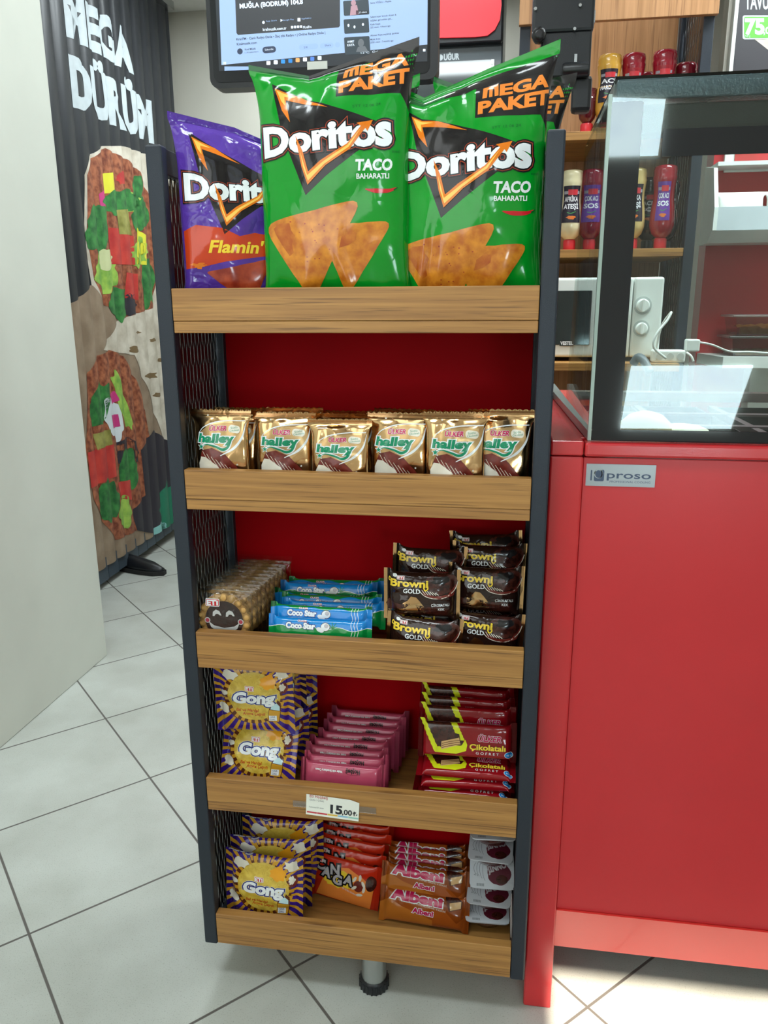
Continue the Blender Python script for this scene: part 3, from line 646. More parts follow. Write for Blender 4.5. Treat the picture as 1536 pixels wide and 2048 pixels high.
for row in range(3):
    for i in range(6):
        c = at(pxs[i], 880, y=.03).x if row == 0 else at(pxs[i]-4, 880, y=.03).x+(.004 if i < 3 else -.003)
        c = min(max(c, .073), .527)
        z0 = SURF[1]; zt = at(pxs[i], tops[i], y=.035).z
        me = hal[(i+row*2) % 3]; H = [.138, .141, .144][(i+row*2) % 3]
        sc_ = (zt-z0)/H if row == 0 else (.138-.006*row+.003*((i*7+row) % 3))/H
        lab = {0: 'gold foil biscuit packet, %s in the front row', 1: 'gold foil biscuit packet, %s in the half hidden middle row', 2: 'gold foil biscuit packet, %s in the rear row by the red panel'}[row] % names6[i]
        put(me, 'foil_biscuit_packet', (c, .038+.050*row+.015*(i % 2), z0), rz=[-2, 3, 1, -3, 2, -1][i]*(1+row*.6), label=lab, cat='biscuit packet', group='gold foil biscuit packets on the second shelf', sc=(1, 1, sc_))

# ---- smiling biscuits in clear film, third shelf
M_BISC = mat('golden_biscuit', '#D9AE6A', .6, color2='#C08E48', vscale=60, bump=.2, bscale=150); M_CACAO = mat('cocoa_centre', '#3E1E18', .5, color2='#26100E', vscale=160, bump=.4, bscale=250)
M_ICING = mat('white_icing', '#F0F0EE', .4)
def disc(mb, r, y0, y1, mi, n=40, sc_=0, k=0):
    P = [((r+sc_*abs(math.sin(k*math.pi*2*i/n/2)))*math.cos(2*math.pi*i/n), y0, (r+sc_*abs(math.sin(k*math.pi*2*i/n/2)))*math.sin(2*math.pi*i/n)) for i in range(n)]
    mb.prism(P, (0, y1-y0, 0), mi, True)
bi = MB(); disc(bi, .0385, -.004, .006, 0, 144, .0032, 18)
for i in range(18):
    a = 2*math.pi*(i+.5)/18; 
    vs = []; c = Vector((.0355*math.cos(a), -.0040, .0355*math.sin(a)))
    bi.lathe((c.x, c.y, c.z), [(.0058, .001), (.0056, -.0012), (.004, -.0026), (.0015, -.0031)], 12, 0, axis='y')
disc(bi, .0300, -.0052, -.004, 1, 40)
biM = bi.build('biscuit', [M_BISC, M_CACAO, M_ICING]); bime = biM.data; bpy.data.objects.remove(biM)
fa = Art(lambda x, y: (x, y)); 
E_ = lambda sgn: [(sgn*.0105-.0075, .006), (sgn*.0105-.0068, .0125), (sgn*.0105-.002, .0165), (sgn*.0105+.0035, .0145), (sgn*.0105+.0068, .0075), (sgn*.0105+.0042, .0075), (sgn*.0105+.0012, .0098), (sgn*.0105-.0022, .0095), (sgn*.0105-.0045, .006)]
fa.poly(E_(-1), M_ICING, 2); fa.poly(E_(1), M_ICING, 2)
fa.poly([(-.0245, -.003), (-.016, -.009), (0, -.012), (.016, -.009), (.0245, -.003), (.021, -.012), (.012, -.0185), (0, -.0205), (-.012, -.0185), (-.021, -.012)], M_ICING, 2)
for sg in (-1, 1): fa.ell(sg*.0265, -.001, .0045, .0045, M_ICING, 3); fa.ell(sg*.0265, -.001, .0032, .0032, mat('pink_icing', '#D2405A', .4), 4)
Gq = [[Vector((-.035+.07*i/2, -.0055, -.035+.07*j/2)) for i in range(3)] for j in range(3)]
facem = sheets_mesh('face', [Sheet(-.035, -.035, .035, .035, Gq)], [fa], [M_ICING], eps=.0001)
bmx = bmesh.new(); bmx.from_mesh(facem); bmesh.ops.delete(bmx, geom=[f for f in bmx.faces if abs(f.calc_area()-.035*.035) < 1e-6], context='FACES'); bmx.to_mesh(facem); bmx.free()
wa = Art(lambda x, y: (x, y)); kk = .0009
wa.T = lambda x, y: ((x-452)*kk, (1306-y)*kk); eti(wa, 419, 1209, 24, 2)
wrap = pack_mesh('clear_wrapper', .122, .099, .0155, n=4.0, p=5, q=3, seal=.012, art=wa, base=CLEAR, seed=31, nc=34, na=34, crump=.0012, cf=40, ridge=.002, rf=110, rl=.02)
NB = 10; ordn = ['first', 'second', 'third', 'fourth', 'fifth', 'sixth', 'seventh', 'eighth', 'ninth', 'tenth']
for i in range(NB):
    y = .030+.0188*i; x = at(449, 1238, y=.03).x+.0022*i+(.001 if i % 2 else 0); z = SURF[2]
    lab = ('smiling round biscuit in a clear wrapper at the very front of its row' if i == 0 else 'round biscuit in a clear wrapper, %s from the front of its row' % ordn[i])
    t = thing('wrapped_biscuit', lab, 'biscuit', (x, y, z), 'biscuits in clear wrappers on the third shelf')
    t.rotation_euler = (math.radians(-3), 0, math.radians([-1, 2, 0, -2, 1][i % 5]))
    w = put(wrap, 'clear_wrapper', (0, 0, 0)); w.parent = t
    b = put(bime, 'biscuit', (0, 0, .0600), sc=(1.13, 1.0, 1.13)); b.parent = t
    f = put(facem, 'smiling_face', (0, 0, 0)); f.parent = b
# ---- blue and green coconut bars
def coco_art(gtop=False):
    k = .00086; a = Art(lambda x, y: ((x-640)*k, (1289-y)*k)); top, bot = (F_BLUE, F_GREEN3)
    y0, y1 = 1215, 1290
    wave = [(520+i*12, (1259 if not gtop else 1246)+3*math.sin(i*1.3)) for i in range(21)]
    a.poly(wave+[(770, y1+10), (510, y1+10)], F_GREEN3 if not gtop else F_BLUE, 1); a.stroke(wave, 1.2, F_WHITE if not gtop else F_BLUE, 2, n=2)
    a.otext('Coco Star', 574, 1261, 11, 58, [(F_NAVY, .10), (F_WHITE, .02)], 4, bold=.04)
    a.otext('ÜLKER', 597, 1248, 3.6, 18, [(F_RED, .05), (F_WHITE, 0)], 4, bold=.02)
    a.ell(653, 1256, 9.5, 8.5, F_BROWN2, 3); a.ell(653, 1256, 8.5, 7.6, F_WHITE, 4); a.ell(655, 1254, 4.5, 4, F_GREY, 5); a.ell(643, 1262, 8, 4.5, F_WHITE, 6, rot=.4)
    for q in range(7): a.stroke([(668, 1258), (668+9*math.cos(q*.9), 1254+8*math.sin(q*.9))], [2.5, .8], F_GREEN3 if not gtop else F_BLUE, 3)
    for x in (706, 712, 718): a.stroke([(x, 1238), (x-2, 1250), (x+1, 1262), (x-1, 1272)], 1, F_WHITE, 2)
    a.text('kakao kaplamalı bar', 575, 1238, 3, 60, F_WHITE, 3)
    return a
cocoA = pack_mesh('coconut_bar', .180, .040, .020, 'x', n=2.6, p=6, q=3, seal=.010, art=coco_art(), base=F_BLUE, seed=41, nc=22, na=56, crump=.0016, cf=30, ridge=.0012, rf=150, rl=.015)
cocoB = pack_mesh('coconut_bar', .180, .040, .020, 'x', n=2.6, p=6, q=3, seal=.010, art=coco_art(True), base=F_GREEN3, seed=44, nc=22, na=56, crump=.0016, cf=30, ridge=.0012, rf=150, rl=.015)
CB = [(638, 1239, .036, 0, 0, 'at the very front, blue with its logo showing'), (640, 1214, .058, 1, -1, 'second from the front, green half up'), (668, 1205, .082, 0, 2, 'third from the front, a thin blue strip showing'),
      (662, 1192, .105, 1, 3, 'fourth from the front, green with a twisted end'), (640, 1187, .128, 1, -3, 'fifth from the front, under the raised blue one'), (656, 1168, .150, 0, 3, 'sixth, raised with its logo showing'), (672, 1160, .178, 1, 4, 'last and highest by the red panel')]
for (px, py, y, kind, rz, lb) in CB:
    p = at(px, py, y=y); put(cocoB if kind else cocoA, 'coconut_bar', (p.x, y, max(SURF[2]+.001, p.z-.0415)), rz=rz, rx=-12, label='coconut bar in the blue green pile, '+lb, cat='candy bar', group='coconut bars on the third shelf')
# ---- dark brown cakes with gold seals
def brow_art():
    k = .00088; a = Art(lambda x, y: ((x-845)*k, (1218-y)*k))
    for x0, x1 in ((745, 779), (911, 950)): a.rect(x0, 1100, x1, 1240, F_GOLD, 2)
    for x, y, w, h, s in ((800, 1200, 22, 14, 1), (828, 1196, 16, 18, 2), (850, 1204, 20, 12, 3), (812, 1212, 24, 9, 4), (876, 1207, 18, 10, 5), (840, 1213, 24, 8, 6)): a.ell(x, y, w, h, F_MUFF if s % 2 else F_GOLD, 2, jag=.9, seed=s, n=11)
    a.ell(882, 1150, 30, 21, F_MUFF, 3, n=24, jag=.12); a.poly([(844, 1160), (852, 1168), (870, 1174), (895, 1172), (912, 1150), (905, 1175), (875, 1180), (850, 1174)], F_CHOC, 4); a.stroke([(840, 1164), (855, 1176), (885, 1178), (906, 1166), (913, 1148)], 1.4, F_CREAM, 4)
    for i in range(6): a.stroke([(846+i*5, 1163+i), (853+i*5, 1172)], 1, F_CREAM, 5, sm=False)
    a.ell(881, 1144, 17, 9, F_BLACK, 4, jag=.6, seed=9, n=14)
    a.otext('Browni', 787, 1158, 14, 70, [(F_BRN, .05), (F_YEL, 0)], 7, bold=.035); a.stroke([(849, 1158), (852, 1164), (857, 1161), (856, 1152)], 2.4, F_YEL, 8); a.stroke([(788, 1146), (784, 1142), (783, 1148), (790, 1150)], 2, F_YEL, 8)
    a.text('GOLD', 811, 1170, 8.5, 32, F_WHITE, 7, bold=.02); eti(a, 799, 1144, 13, 7); a.ell(794, 1137, 4, 4, F_WHITE, 6, n=10, jag=.4)
    a.text('ÇİKOLATALI', 864, 1194, 5, 33, F_WHITE, 7, bold=.01); a.text('KEK', 877, 1202, 5, 12, F_WHITE, 7, bold=.01)
    return a
brow = [pack_mesh('cake_packet', .128, .074, .034, 'x', n=2.2, p=3, q=1.9, seal=.011, art=brow_art(), base=F_BRN, seed=50+i, nc=34, na=50, crump=.003, cf=26, ridge=.003, rf=150, rl=.02) for i in range(2)]
for j, (x, y, z, rz, ry, lb) in enumerate([(.4080, .040, .002, -3, 3, 'at the front bottom of the left stack, skewed'), (.4040, .060, .076, 2, 0, 'on top of the left stack, full front showing'), (.4100, .112, .102, 3, 2, 'peeking over the top of the left stack'),
     (.5090, .072, .003, -2, 3, 'at the bottom of the right stack'), (.5085, .092, .078, 0, 1, 'second from the bottom in the right stack, full front showing'), (.5120, .136, .104, 2, 1, 'just behind the top of the right cake stack'), (.5085, .172, .114, -2, -3, 'rearmost and highest behind the right cake stack, gold corner up'),
     (.4140, .085, .004, 2, 0, 'under the left stack, hidden behind the skewed front one'), (.5080, .165, .006, 2, 0, 'at the rear of the third shelf, hidden under the right stack')]):
    put(brow[j % 2], 'cake_packet', (x, y, SURF[2]+z), rz=rz, ry=ry, rx=-4, label='dark brown cake packet '+lb, cat='cake packet', group='chocolate cake packets on the third shelf')

# ---- round rice crackers, violet and gold packets
def gong_art(sauce=True):
    k = .00098; a = Art(lambda x, y: ((x-513)*k, (1852-y)*k))
    cx, cy = 515, 1768
    for i in range(34):
        t0 = 2*math.pi*i/34; t1 = t0+.072; r0, r1 = 46, 112
        cl = lambda v, lo, hi: max(lo, min(hi, v))
        if abs(math.cos(t0)) < .93 or True: a.raw([(cx+r0*math.cos(t0), cy+r0*math.sin(t0)), (cx+r1*math.cos(t0-.01), cy+r1*math.sin(t0-.01)), (cx+r1*math.cos(t1), cy+r1*math.sin(t1)), (cx+r0*math.cos(t1), cy+r0*math.sin(t1))], F_OCHRE, 1)
    a.ell(cx-3, cy+4, 60, 57, F_BROWN2, 2, n=36); 
    for i in range(26): t = 2*math.pi*i/26; a.raw([(cx+49*math.cos(t), cy+49*math.sin(t)), (cx+61*math.cos(t), cy+61*math.sin(t)), (cx+61*math.cos(t+.12), cy+61*math.sin(t+.12)), (cx+49*math.cos(t+.12), cy+49*math.sin(t+.12))], F_OCHRE, 3)
    a.ell(cx, cy+2, 52, 51, F_RICE, 4, n=48, jag=.03, seed=2)
    R = random.Random(4); m2 = mat('rice_grain_print', '#B99432', .35, coat=.3)  # darker strokes of the rice print
    for i in range(90):
        r = 50*math.sqrt(R.random()); t = R.random()*6.28; x, y = cx+r*math.cos(t), cy+2+r*math.sin(t); q = R.random()*3.1
        a.stroke([(x-3*math.cos(q), y-3*math.sin(q)), (x+1, y-1.5), (x+3*math.cos(q), y+3*math.sin(q))], [.3, 1.0, .3], m2, 5, n=3)
    a.ell(cx+30, cy-30, 18, 15, film('mustard_ink', '#E8A020'), 6, jag=.5, seed=7, n=16)
    for x, y, s_ in ((468, 1727, 14), (452, 1802, 12), (571, 1722, 13), (455, 1765, 7)): a.ell(x, y, s_, s_*.8, F_CREAM, 7, jag=.7, seed=int(x), n=13)
    a.ell(574, 1752, 8, 12, F_CHOC, 7, jag=.2); a.ell(572, 1750, 5, 8, F_CREAM, 8, jag=.6)
    a.otext('Gong', 475, 1784, 23, 80, [(F_CREAM, .085), (F_NAVY, .065), (F_WHITE, .0)], 8, bold=.05, shear=.15, rot=.03); eti(a, 500, 1756, 16, 9)
    a.otext('Bal ve Hardal', 479, 1803, 6.5, 45, [(F_YEL, .06), (F_THIN, 0)], 9, bold=.03, shear=.2, rot=.03); a.otext('Aroma Çeşnili', 492, 1810, 6.5, 45, [(F_YEL, .06), (F_THIN, 0)], 9, bold=.03, shear=.2, rot=.03)
    a.poly([(545, 1796), (548, 1790), (560, 1782), (562, 1776), (568, 1784), (568, 1800), (564, 1824), (542, 1822)], F_BROWN2, 9); a.poly([(546, 1796), (567, 1799), (563, 1823), (543, 1821)], F_OCHRE, 10); a.poly([(548, 1795), (551, 1788), (560, 1783), (566, 1790), (566, 1798)], film('cap_ink', '#BFE0E6'), 10); a.rect(545, 1808, 560, 1820, F_WHITE, 11); a.text('HAR', 547, 1813, 4, 10, F_NAVY, 12); a.text('DAL', 547, 1819, 4, 10, F_NAVY, 12)
    a.otext('Gong', 492, 1700, 10, 50, [(F_NAVY, .06), (F_GREY, 0)], 8, bold=.04, shear=.15, rot=math.pi)
    return a
gong = [pack_mesh('cracker_packet', .156, .140, .030, 'x', n=2.2, p=3.2, q=2, seal=.014, art=gong_art(), base=F_VIOLET, seed=60+i, nc=44, na=48, crump=.0028, cf=24, ridge=.0035, rf=110, rl=.03) for i in range(2)]
GG = 'violet and gold rice cracker packets'
for j, (sf, x, y, z, sc_, rz, rx, lb) in enumerate([
    (3, .1020, .050, .000, .93, -3, -20, 'lower one at the front left of the fourth shelf'), (3, .1030, .062, .113, .93, 2, 2, 'upper one at the front left of the fourth shelf'),
    (3, .1120, .118, .000, .93, 4, -3, 'lower one in the middle of the left stack, fourth shelf'), (3, .1160, .118, .131, .85, 8, 0, 'upper one in the middle of the left stack, fourth shelf'),
    (3, .1180, .162, .000, .93, 6, -3, 'lower one at the rear of the left stack, fourth shelf'), (3, .1240, .170, .131, .85, 8, 0, 'upper one at the rear of the left stack, fourth shelf'),
    (4, .1050, .050, .000, 1.0, -4, -4, 'at the front left of the bottom shelf, logo in full view'), (4, .1080, .092, .006, 1.02, 3, -2, 'middle of the three on the bottom shelf'), (4, .1200, .135, .012, 1.06, 2, -2, 'rearmost of the three on the bottom shelf')]):
    put(gong[j % 2], 'cracker_packet', (x, y, SURF[sf]+z+.001), rz=rz, rx=rx, label='violet rice cracker packet, '+lb, cat='cracker packet', group=GG, sc=sc_)
# ---- rose wafers
def rose_art():
    k = .00092; a = Art(lambda x, y: ((x-680)*k, (1572-y)*k))
    def up(t, x, y, h, w, m, L, b=.03): a.text(t, x+w, y-h, h, w, m, L, bold=b, rot=math.pi)
    a.ell(702, 1513, 15, 6.0, F_MAROON, 3); a.ell(702, 1513, 14, 5.2, F_ROSE, 4); up('Hoşbeş', 689, 1517, 8.5, 27, F_BLACK, 5, .045); up('Wafer with Strawberry Cream', 628, 1516, 4.5, 54, F_WHITE, 4, .03)
    eti(a, 629, 1556, 12, 5); a.otext('Hoşbeş', 612, 1574, 11, 42, [(F_MAROON, .05), (F_WHITE, 0)], 5, bold=.04)
    a.poly([(682, 1556), (728, 1560), (735, 1572), (690, 1572)], F_TAN, 4); 
    for i in range(9): a.stroke([(684+i*5, 1557+i*.4), (687+i*5, 1571)], .8, F_BROWN2, 5, sm=False)
    a.ell(623, 1552, 4, 3, F_MAROON, 4)
    return a
rose = pack_mesh('wafer_packet', .156, .064, .0205, 'x', n=5.0, p=9, q=3, seal=.010, art=rose_art(), base=F_ROSE, seed=71, nc=36, na=50, crump=.0018, cf=24, ridge=.0012, rf=120, rl=.012)
for i in range(8):
    lb = ['foremost', 'second', 'third', 'fourth', 'fifth', 'sixth', 'seventh', 'rearmost'][i]
    put(rose, 'wafer_packet', (.2640+.0035*i-(.014 if i in (2, 3) else 0)*.6, .034+.0215*i+.004, SURF[3]+.001+.0035*i), rz=[-2, 2, -1, 1, 2, -2, 1, -1][i], rx=-14, label='rose pink wafer packet, %s %sin the row' % (lb, '' if i in (0, 7) else 'from the front '), cat='wafer packet', group='rose pink wafer packets on the fourth shelf')
# ---- red wafers with yellow scalloped band
def ruby_art(face=True):
    k = .00090; a = Art(lambda x, y: ((x-945)*k, (1523-y)*k))
    def scal(x0, x1, y0, y1, w, m, L):
        P = [(x0+(x1-x0)*i/16, y0+(y1-y0)*i/16) for i in range(17)]; Q = [(x+w+1.8*abs(math.sin(i*1.6)), y) for i, (x, y) in enumerate(P)]; O = [(x-1.8*abs(math.sin(i*1.6)), y) for i, (x, y) in enumerate(P)]; a.poly(O+Q[::-1], m, L)
    ys, ye = 1440, 1535
    a.poly([(862, 1440), (915, 1440), (938, 1490), (938, 1505), (893, 1508), (870, 1480)], F_MUFF, 1)
    scal(848, 884, 1440, 1515, 8, F_LIME, 2); scal(906, 930, 1440, 1490, 10, F_LIME, 2); a.poly([(884, 1505), (935, 1500), (942, 1488), (946, 1498), (944, 1510), (925, 1517), (884, 1516)], F_LIME, 2)
    a.poly([(878, 1470), (930, 1478), (934, 1496), (896, 1508)], F_MUFF, 3); a.poly([(896, 1494), (930, 1485), (933, 1498), (896, 1510)], F_TAN, 4)
    for i in range(3): a.stroke([(897, 1498+i*4), (915, 1493+i*4), (932, 1490+i*3.5)], 1.1, F_BROWN2, 5)
    ulker(a, 966, 1489, 44, 5); a.otext('Çikolatalı', 951, 1506, 11, 68, [(F_BROWN2, .05), (F_YEL, 0)], 5, bold=.03); a.text('G O F R E T', 963, 1515, 5, 44, F_WHITE, 5)
    a.ell(1026, 1514, 8.5, 6.5, F_WHITE, 5); a.ell(1026, 1514, 7.5, 5.5, F_BLUE, 6); a.text('40 g', 1021, 1516, 4, 10, F_WHITE, 7)
    # side strip printed above and below the face
    for y in (1452, 1536): a.text('Arasında Kakao Kremalı Gofret', 960, y, 3.4, 62, F_YEL, 3); a.text('ÜLKER', 940, y+1, 5, 17, F_WHITE, 3, bold=.03)
    return a
ruby = pack_mesh('chocolate_wafer', .172, .058, .019, 'x', n=4.0, p=9, q=3, seal=.010, art=ruby_art(), base=F_RUBY, seed=81, nc=30, na=52, crump=.0010, cf=24, ridge=.001, rf=150, rl=.012)
RB = 'red chocolate wafers on the fourth shelf'
for j, (x, y, z, rx, rz, lb) in enumerate([(.4830, .030, .010, -84, -3, 'lowest of the flat pile, foremost'), (.4780, .032, .030, -83, -1, 'second from the bottom of the flat pile, yellow band forward'), (.4840, .034, .050, -84, 2, 'third from the bottom of the flat pile'), (.4850, .036, .070, -84, 0, 'fourth of the flat pile, right under the upright one'),
     (.4850, .060, .0955, -14, 1, 'standing upright on the flat pile, its whole front showing'), (.4830, .096, .108, -10, 1, 'first one behind the upright one'), (.4810, .124, .112, -9, 0, 'second one behind the upright one'), (.4790, .152, .118, -7, -1, 'rearmost and highest behind the upright one')]):
    put(ruby, 'chocolate_wafer', (x, y, SURF[3]+z), rx=rx, rz=rz, label='red chocolate wafer packet, '+lb, cat='wafer packet', group=RB)
# wafers under the standing ones so that they rest on something
for j, (y, z) in enumerate([(.118, .012), (.118, .034), (.118, .056), (.118, .078)]):
    put(ruby, 'chocolate_wafer', (.482, y, SURF[3]+z), rx=-86, rz=j-1, label='red chocolate wafer packet in the hidden rear pile, %s from the bottom' % ['first', 'second', 'third', 'fourth'][j], cat='wafer packet', group=RB)
# ---- orange red peanut biscuits
def canga_art():
    k = .00100; a = Art(lambda x, y: ((x-682)*k, (1826-y)*k))
    a.poly([(625, 1822), (640, 1780), (650, 1758), (690, 1752), (720, 1764), (745, 1780), (740, 1826)], F_ORANGE, 1); a.ell(672, 1778, 32, 18, F_YEL, 2, jag=.3, seed=3)
    for t, x, y, r in (('C', 620, 1769, .12), ('A', 636, 1778, -.1), ('N', 655, 1771, .12), ('G', 661, 1789, 0), ('A', 683, 1783, -.12)): a.otext(t, x, y, 19, 17 if t != 'C' else 21, [(F_BLACK, .12), (F_GREY, .0)], 4, bold=.045, rot=r)
    eti(a, 622, 1753, 12, 6)
    a.ell(714, 1782, 10, 11, F_CHOC, 5); 
    for i, (x, y, q) in enumerate(((705, 1770, .5), (716, 1765, 0), (724, 1776, -.6), (726, 1786, .2), (706, 1786, .9), (718, 1798, 1.4))): a.ell(x, y, 2.8, 6.5, F_CREAM, 6, rot=q)
    a.ell(738, 1772, 10, 15, F_MUFF, 4); a.text('YER FISTIKLI VE KAKAOLU', 680, 1795, 3.6, 36, F_WHITE, 5, rot=-.2)
    return a
canga = pack_mesh('peanut_biscuit_packet', .150, .086, .019, 'x', n=2.4, p=4, q=2, seal=.010, art=canga_art(), base=F_TANG, seed=91, nc=34, na=46, crump=.0024, cf=22, ridge=.002, rf=130, rl=.02)
for i, (x, y, z, rz, lb) in enumerate([(.2440, .120, 0, -11, 'foremost, its whole front showing'), (.2490, .139, .010, -9, 'second from the front'), (.2520, .158, .019, -7, 'third from the front'), (.2540, .177, .026, -5, 'fourth from the front'), (.2560, .196, .031, -4, 'rearmost by the red panel')]):
    put(canga, 'peanut_biscuit_packet', (x, y, SURF[4]+z+.001), rz=rz, rx=-12, ry=2, label='orange red peanut biscuit packet, '+lb, cat='biscuit packet', group='orange red peanut biscuit packets')
# ---- caramel bars
def alb_art():
    k = .00102; a = Art(lambda x, y: ((x-842)*k, (1824-y)*k))
    a.poly([(880, 1765), (918, 1775), (918, 1800), (905, 1812), (880, 1790)], F_CARD, 1); a.poly([(750, 1800), (775, 1785), (800, 1795), (860, 1812), (860, 1830), (750, 1830)], film('honey_ink', '#B86C26'), 1)
    a.otext('Albeni', 781, 1783, 18, 94, [(F_WHITE, .06), (F_PINK, -.005)], 4, bold=.06, fn=lambda u, v: (u, v*(1.12-.28*u)-.10*u), rot=-.02); ulker(a, 822, 1758, 30, 4, rot=-.08)
    a.otext('Albeni', 822, 1803, 9, 38, [(F_WHITE, .06), (F_PINK, -.005)], 4, bold=.05, rot=-.06)
    a.text('SÜTLÜ ÇİKOLATA KAPLAMALI KARAMEL VE BİSKÜVİ', 796, 1786, 3.2, 88, F_CREAM, 3, rot=-.10)
    a.poly([(882, 1772), (886, 1764), (914, 1773), (912, 1786), (890, 1792)], F_BROWN2, 4); a.poly([(890, 1778), (911, 1773), (911, 1785), (892, 1790)], F_TAN, 5); a.poly([(882, 1758), (898, 1762), (912, 1772), (890, 1778), (882, 1772)], F_MUFF, 5)
    return a
alb = pack_mesh('caramel_bar', .174, .056, .021, 'x', n=2.4, p=6, q=2.6, seal=.011, art=alb_art(), base=F_CARA, seed=95, nc=28, na=54, crump=.0018, cf=26, ridge=.0016, rf=140, rl=.018)
for i, (px, py, y, rz, rx, lb) in enumerate([(842, 1800, .078, -4, -26, 'lowest at the front of the caramel pile'), (845, 1748, .104, -3, -22, 'second lowest, its whole logo showing'), (848, 1738, .128, -2, -20, 'third, only a strip showing'), (848, 1722, .150, 1, -18, 'fourth from the front of the caramel pile'),
     (848, 1707, .172, 1, -14, 'fifth, half its logo showing'), (850, 1693, .194, 2, -10, 'last and highest by the red panel')]):
    p = at(px, py, y=y); put(alb, 'caramel_bar', (p.x+.004, y, max(SURF[4]+.001, p.z-.055)), rz=rz, rx=rx, label='caramel brown chocolate bar, '+lb, cat='candy bar', group='caramel bars on the bottom shelf')
# ---- plastic cake tubs
M_LID = mat('frosted_lid', '#C8CDD4', .3, coat=.3); M_BOWL = mat('cocoa_bowl', '#3A1C1A', .2, coat=.8, color2='#5A3430', vscale=70)
def tub_meshes():
    lid = MB(); P = []
    for (x, y, a) in ((.0415-.010, .034-.010, 0), (-.0415+.010, .034-.010, 90), (-.0415+.010, -.034+.010, 180), (.0415-.010, -.034+.010, 270)):
        for q in range(6): t = math.radians(a+18*q); P.append((x+.010*math.cos(t), y+.010*math.sin(t), 0))
    lid.prism(P, (0, 0, .0026)); lo = lid.build('lid', M_LID, bevel=0); lm = lo.data; bpy.data.objects.remove(lo)
    bw = MB().lathe((0, 0, 0), [(.0300, -.0005), (.0292, -.010), (.0262, -.020), (.0180, -.0265), (.004, -.028)], 32, sx=1.16, sy=.96); bo = bw.build('bowl', M_BOWL); bm_ = bo.data; bpy.data.objects.remove(bo)
    a = Art(lambda x, y: (x, y)); m = mat('lid_ink', '#5A1A2A', .3); g = mat('lid_ink_grey', '#5A6068', .3)
    a.ell(.014, -.006, .022, .020, m, 1, jag=.1); a.ell(.019, -.016, .011, .008, F_MUFF, 2); a.otext('JİNNO', -.006, -.006, .011, .036, [(m, .06), (F_GREY, 0)], 3, bold=.05, up=1, rot=.35)
    for i in range(4): a.stroke([(-.024+.0055*i+.010*math.cos(t/4+2.2), .001+(.012+.004*i)*math.sin(t/4+2.2)) for t in range(0, 9)], .0006, g, 1, n=2)
    for i in range(9): a.rect(-.028+.0016*i, -.030, -.0272+.0016*i, -.025, g, 1)
    a.text('kakaolu kek', -.034, .020, .003, .022, g, 1, up=1); a.text('40 g', -.034, -.012, .003, .008, g, 1, up=1)
    G_ = [[Vector((-.040+.08*i/2, -.0325+.065*j/2, .0028)) for i in range(3)] for j in range(3)]
    lbl = sheets_mesh('lid_print', [Sheet(-.040, -.0325, .04, .0325, G_)], [a], [M_LID], eps=.0001); return lm, bm_, lbl
lm, bwm, lpm = tub_meshes()
lm.materials[0] = M_LID
for i, (x, y, z, rx, rz, lb) in enumerate([(.5300, .1080, .030, 6, 2, 'lowest of the stack of tubs'), (.5330, .1100, .070, 12, -3, 'second from the bottom of the stack of tubs'), (.5360, .1160, .112, 40, 2, 'third from the bottom, its printed lid facing out'), (.5330, .1220, .156, 10, -2, 'fourth from the bottom of the stack of tubs'), (.5350, .1280, .196, 4, 4, 'topmost of the tub stack just under the shelf')]):
    t = thing('cake_tub', 'chocolate cake tub, '+lb, 'cake tub', (x, y, SURF[4]+z), 'cake tubs on the bottom shelf'); t.rotation_euler = (math.radians(rx), 0, math.radians(rz))
    o = put(lm, 'lid', (0, 0, 0)); o.parent = t; p_ = put(lpm, 'lid_print', (0, 0, 0)); p_.parent = o; b_ = put(bwm, 'bowl', (0, 0, 0)); b_.parent = t
# ---- price card
pc = thing('price_card', 'white price card reading 15,00 taped to the fourth shelf lip', 'price card', (at(665, 1615, y=-.001).x, -.001, at(665, 1615, y=-.001).z))
a = Art(); e = at(612, 1592, y=-.0015); k = (at(718, 1605, y=-.0015).x-e.x)/106
a.T = lambda x, y: ((x-665)*k, -(y-1615)*k)
INK = mat('price_ink', '#23262C', .6); a.text('Eti Hoşbeş', 619, 1598, 7, 36, mat('price_red_ink', '#B8323C', .6), 2, bold=.01); a.text('(Sütlü / Çilek)', 619, 1605, 4, 28, mat('price_grey_ink', '#7A7E80', .6), 2)
a.text('15', 662, 1627, 19, 22, INK, 2, bold=.04); a.text(',00', 685, 1627, 12, 19, INK, 2, bold=.03); a.text('₺', 706, 1627, 10, 9, INK, 2, bold=.01); a.text('Fiyatlarımıza KDV dahildir', 618, 1621, 3.2, 30, mat('price_grey_ink'), 2)
for i, c_ in enumerate(('#C8404C', '#C8404C', '#E0B848', '#8CC0DC', '#9CCEC0')): a.rect(614+20.8*i, 1630, 614+20.8*(i+1)-.6, 1633.5, mat('price_stripe_%s' % c_[1:], c_, .6), 2)
G_ = [[Vector((((612+106*i/6)-665)*k, -.0006, -((1592+46*(1-j/4))-1615)*k-(.0 if not (i == 6 and j == 4) else .004))) for i in range(7)] for j in range(5)]
me = sheets_mesh('card', [Sheet(-53*k, -(1638-1615)*k, 106*k/6, 46*k/4, G_)], [a], [F_PAPER], eps=.0001); o = put(me, 'card', (0, 0, 0)); o.parent = pc; o.rotation_euler = (0, math.radians(3), 0)
tp = MB().box((-80*k, -.0002, -.005), (62*k+.022, .0004, .007)).build('clear_tape', mat('clear_tape', '#FFFFFF', .15, kind='film', alpha=.04, var=0)); tp.parent = pc
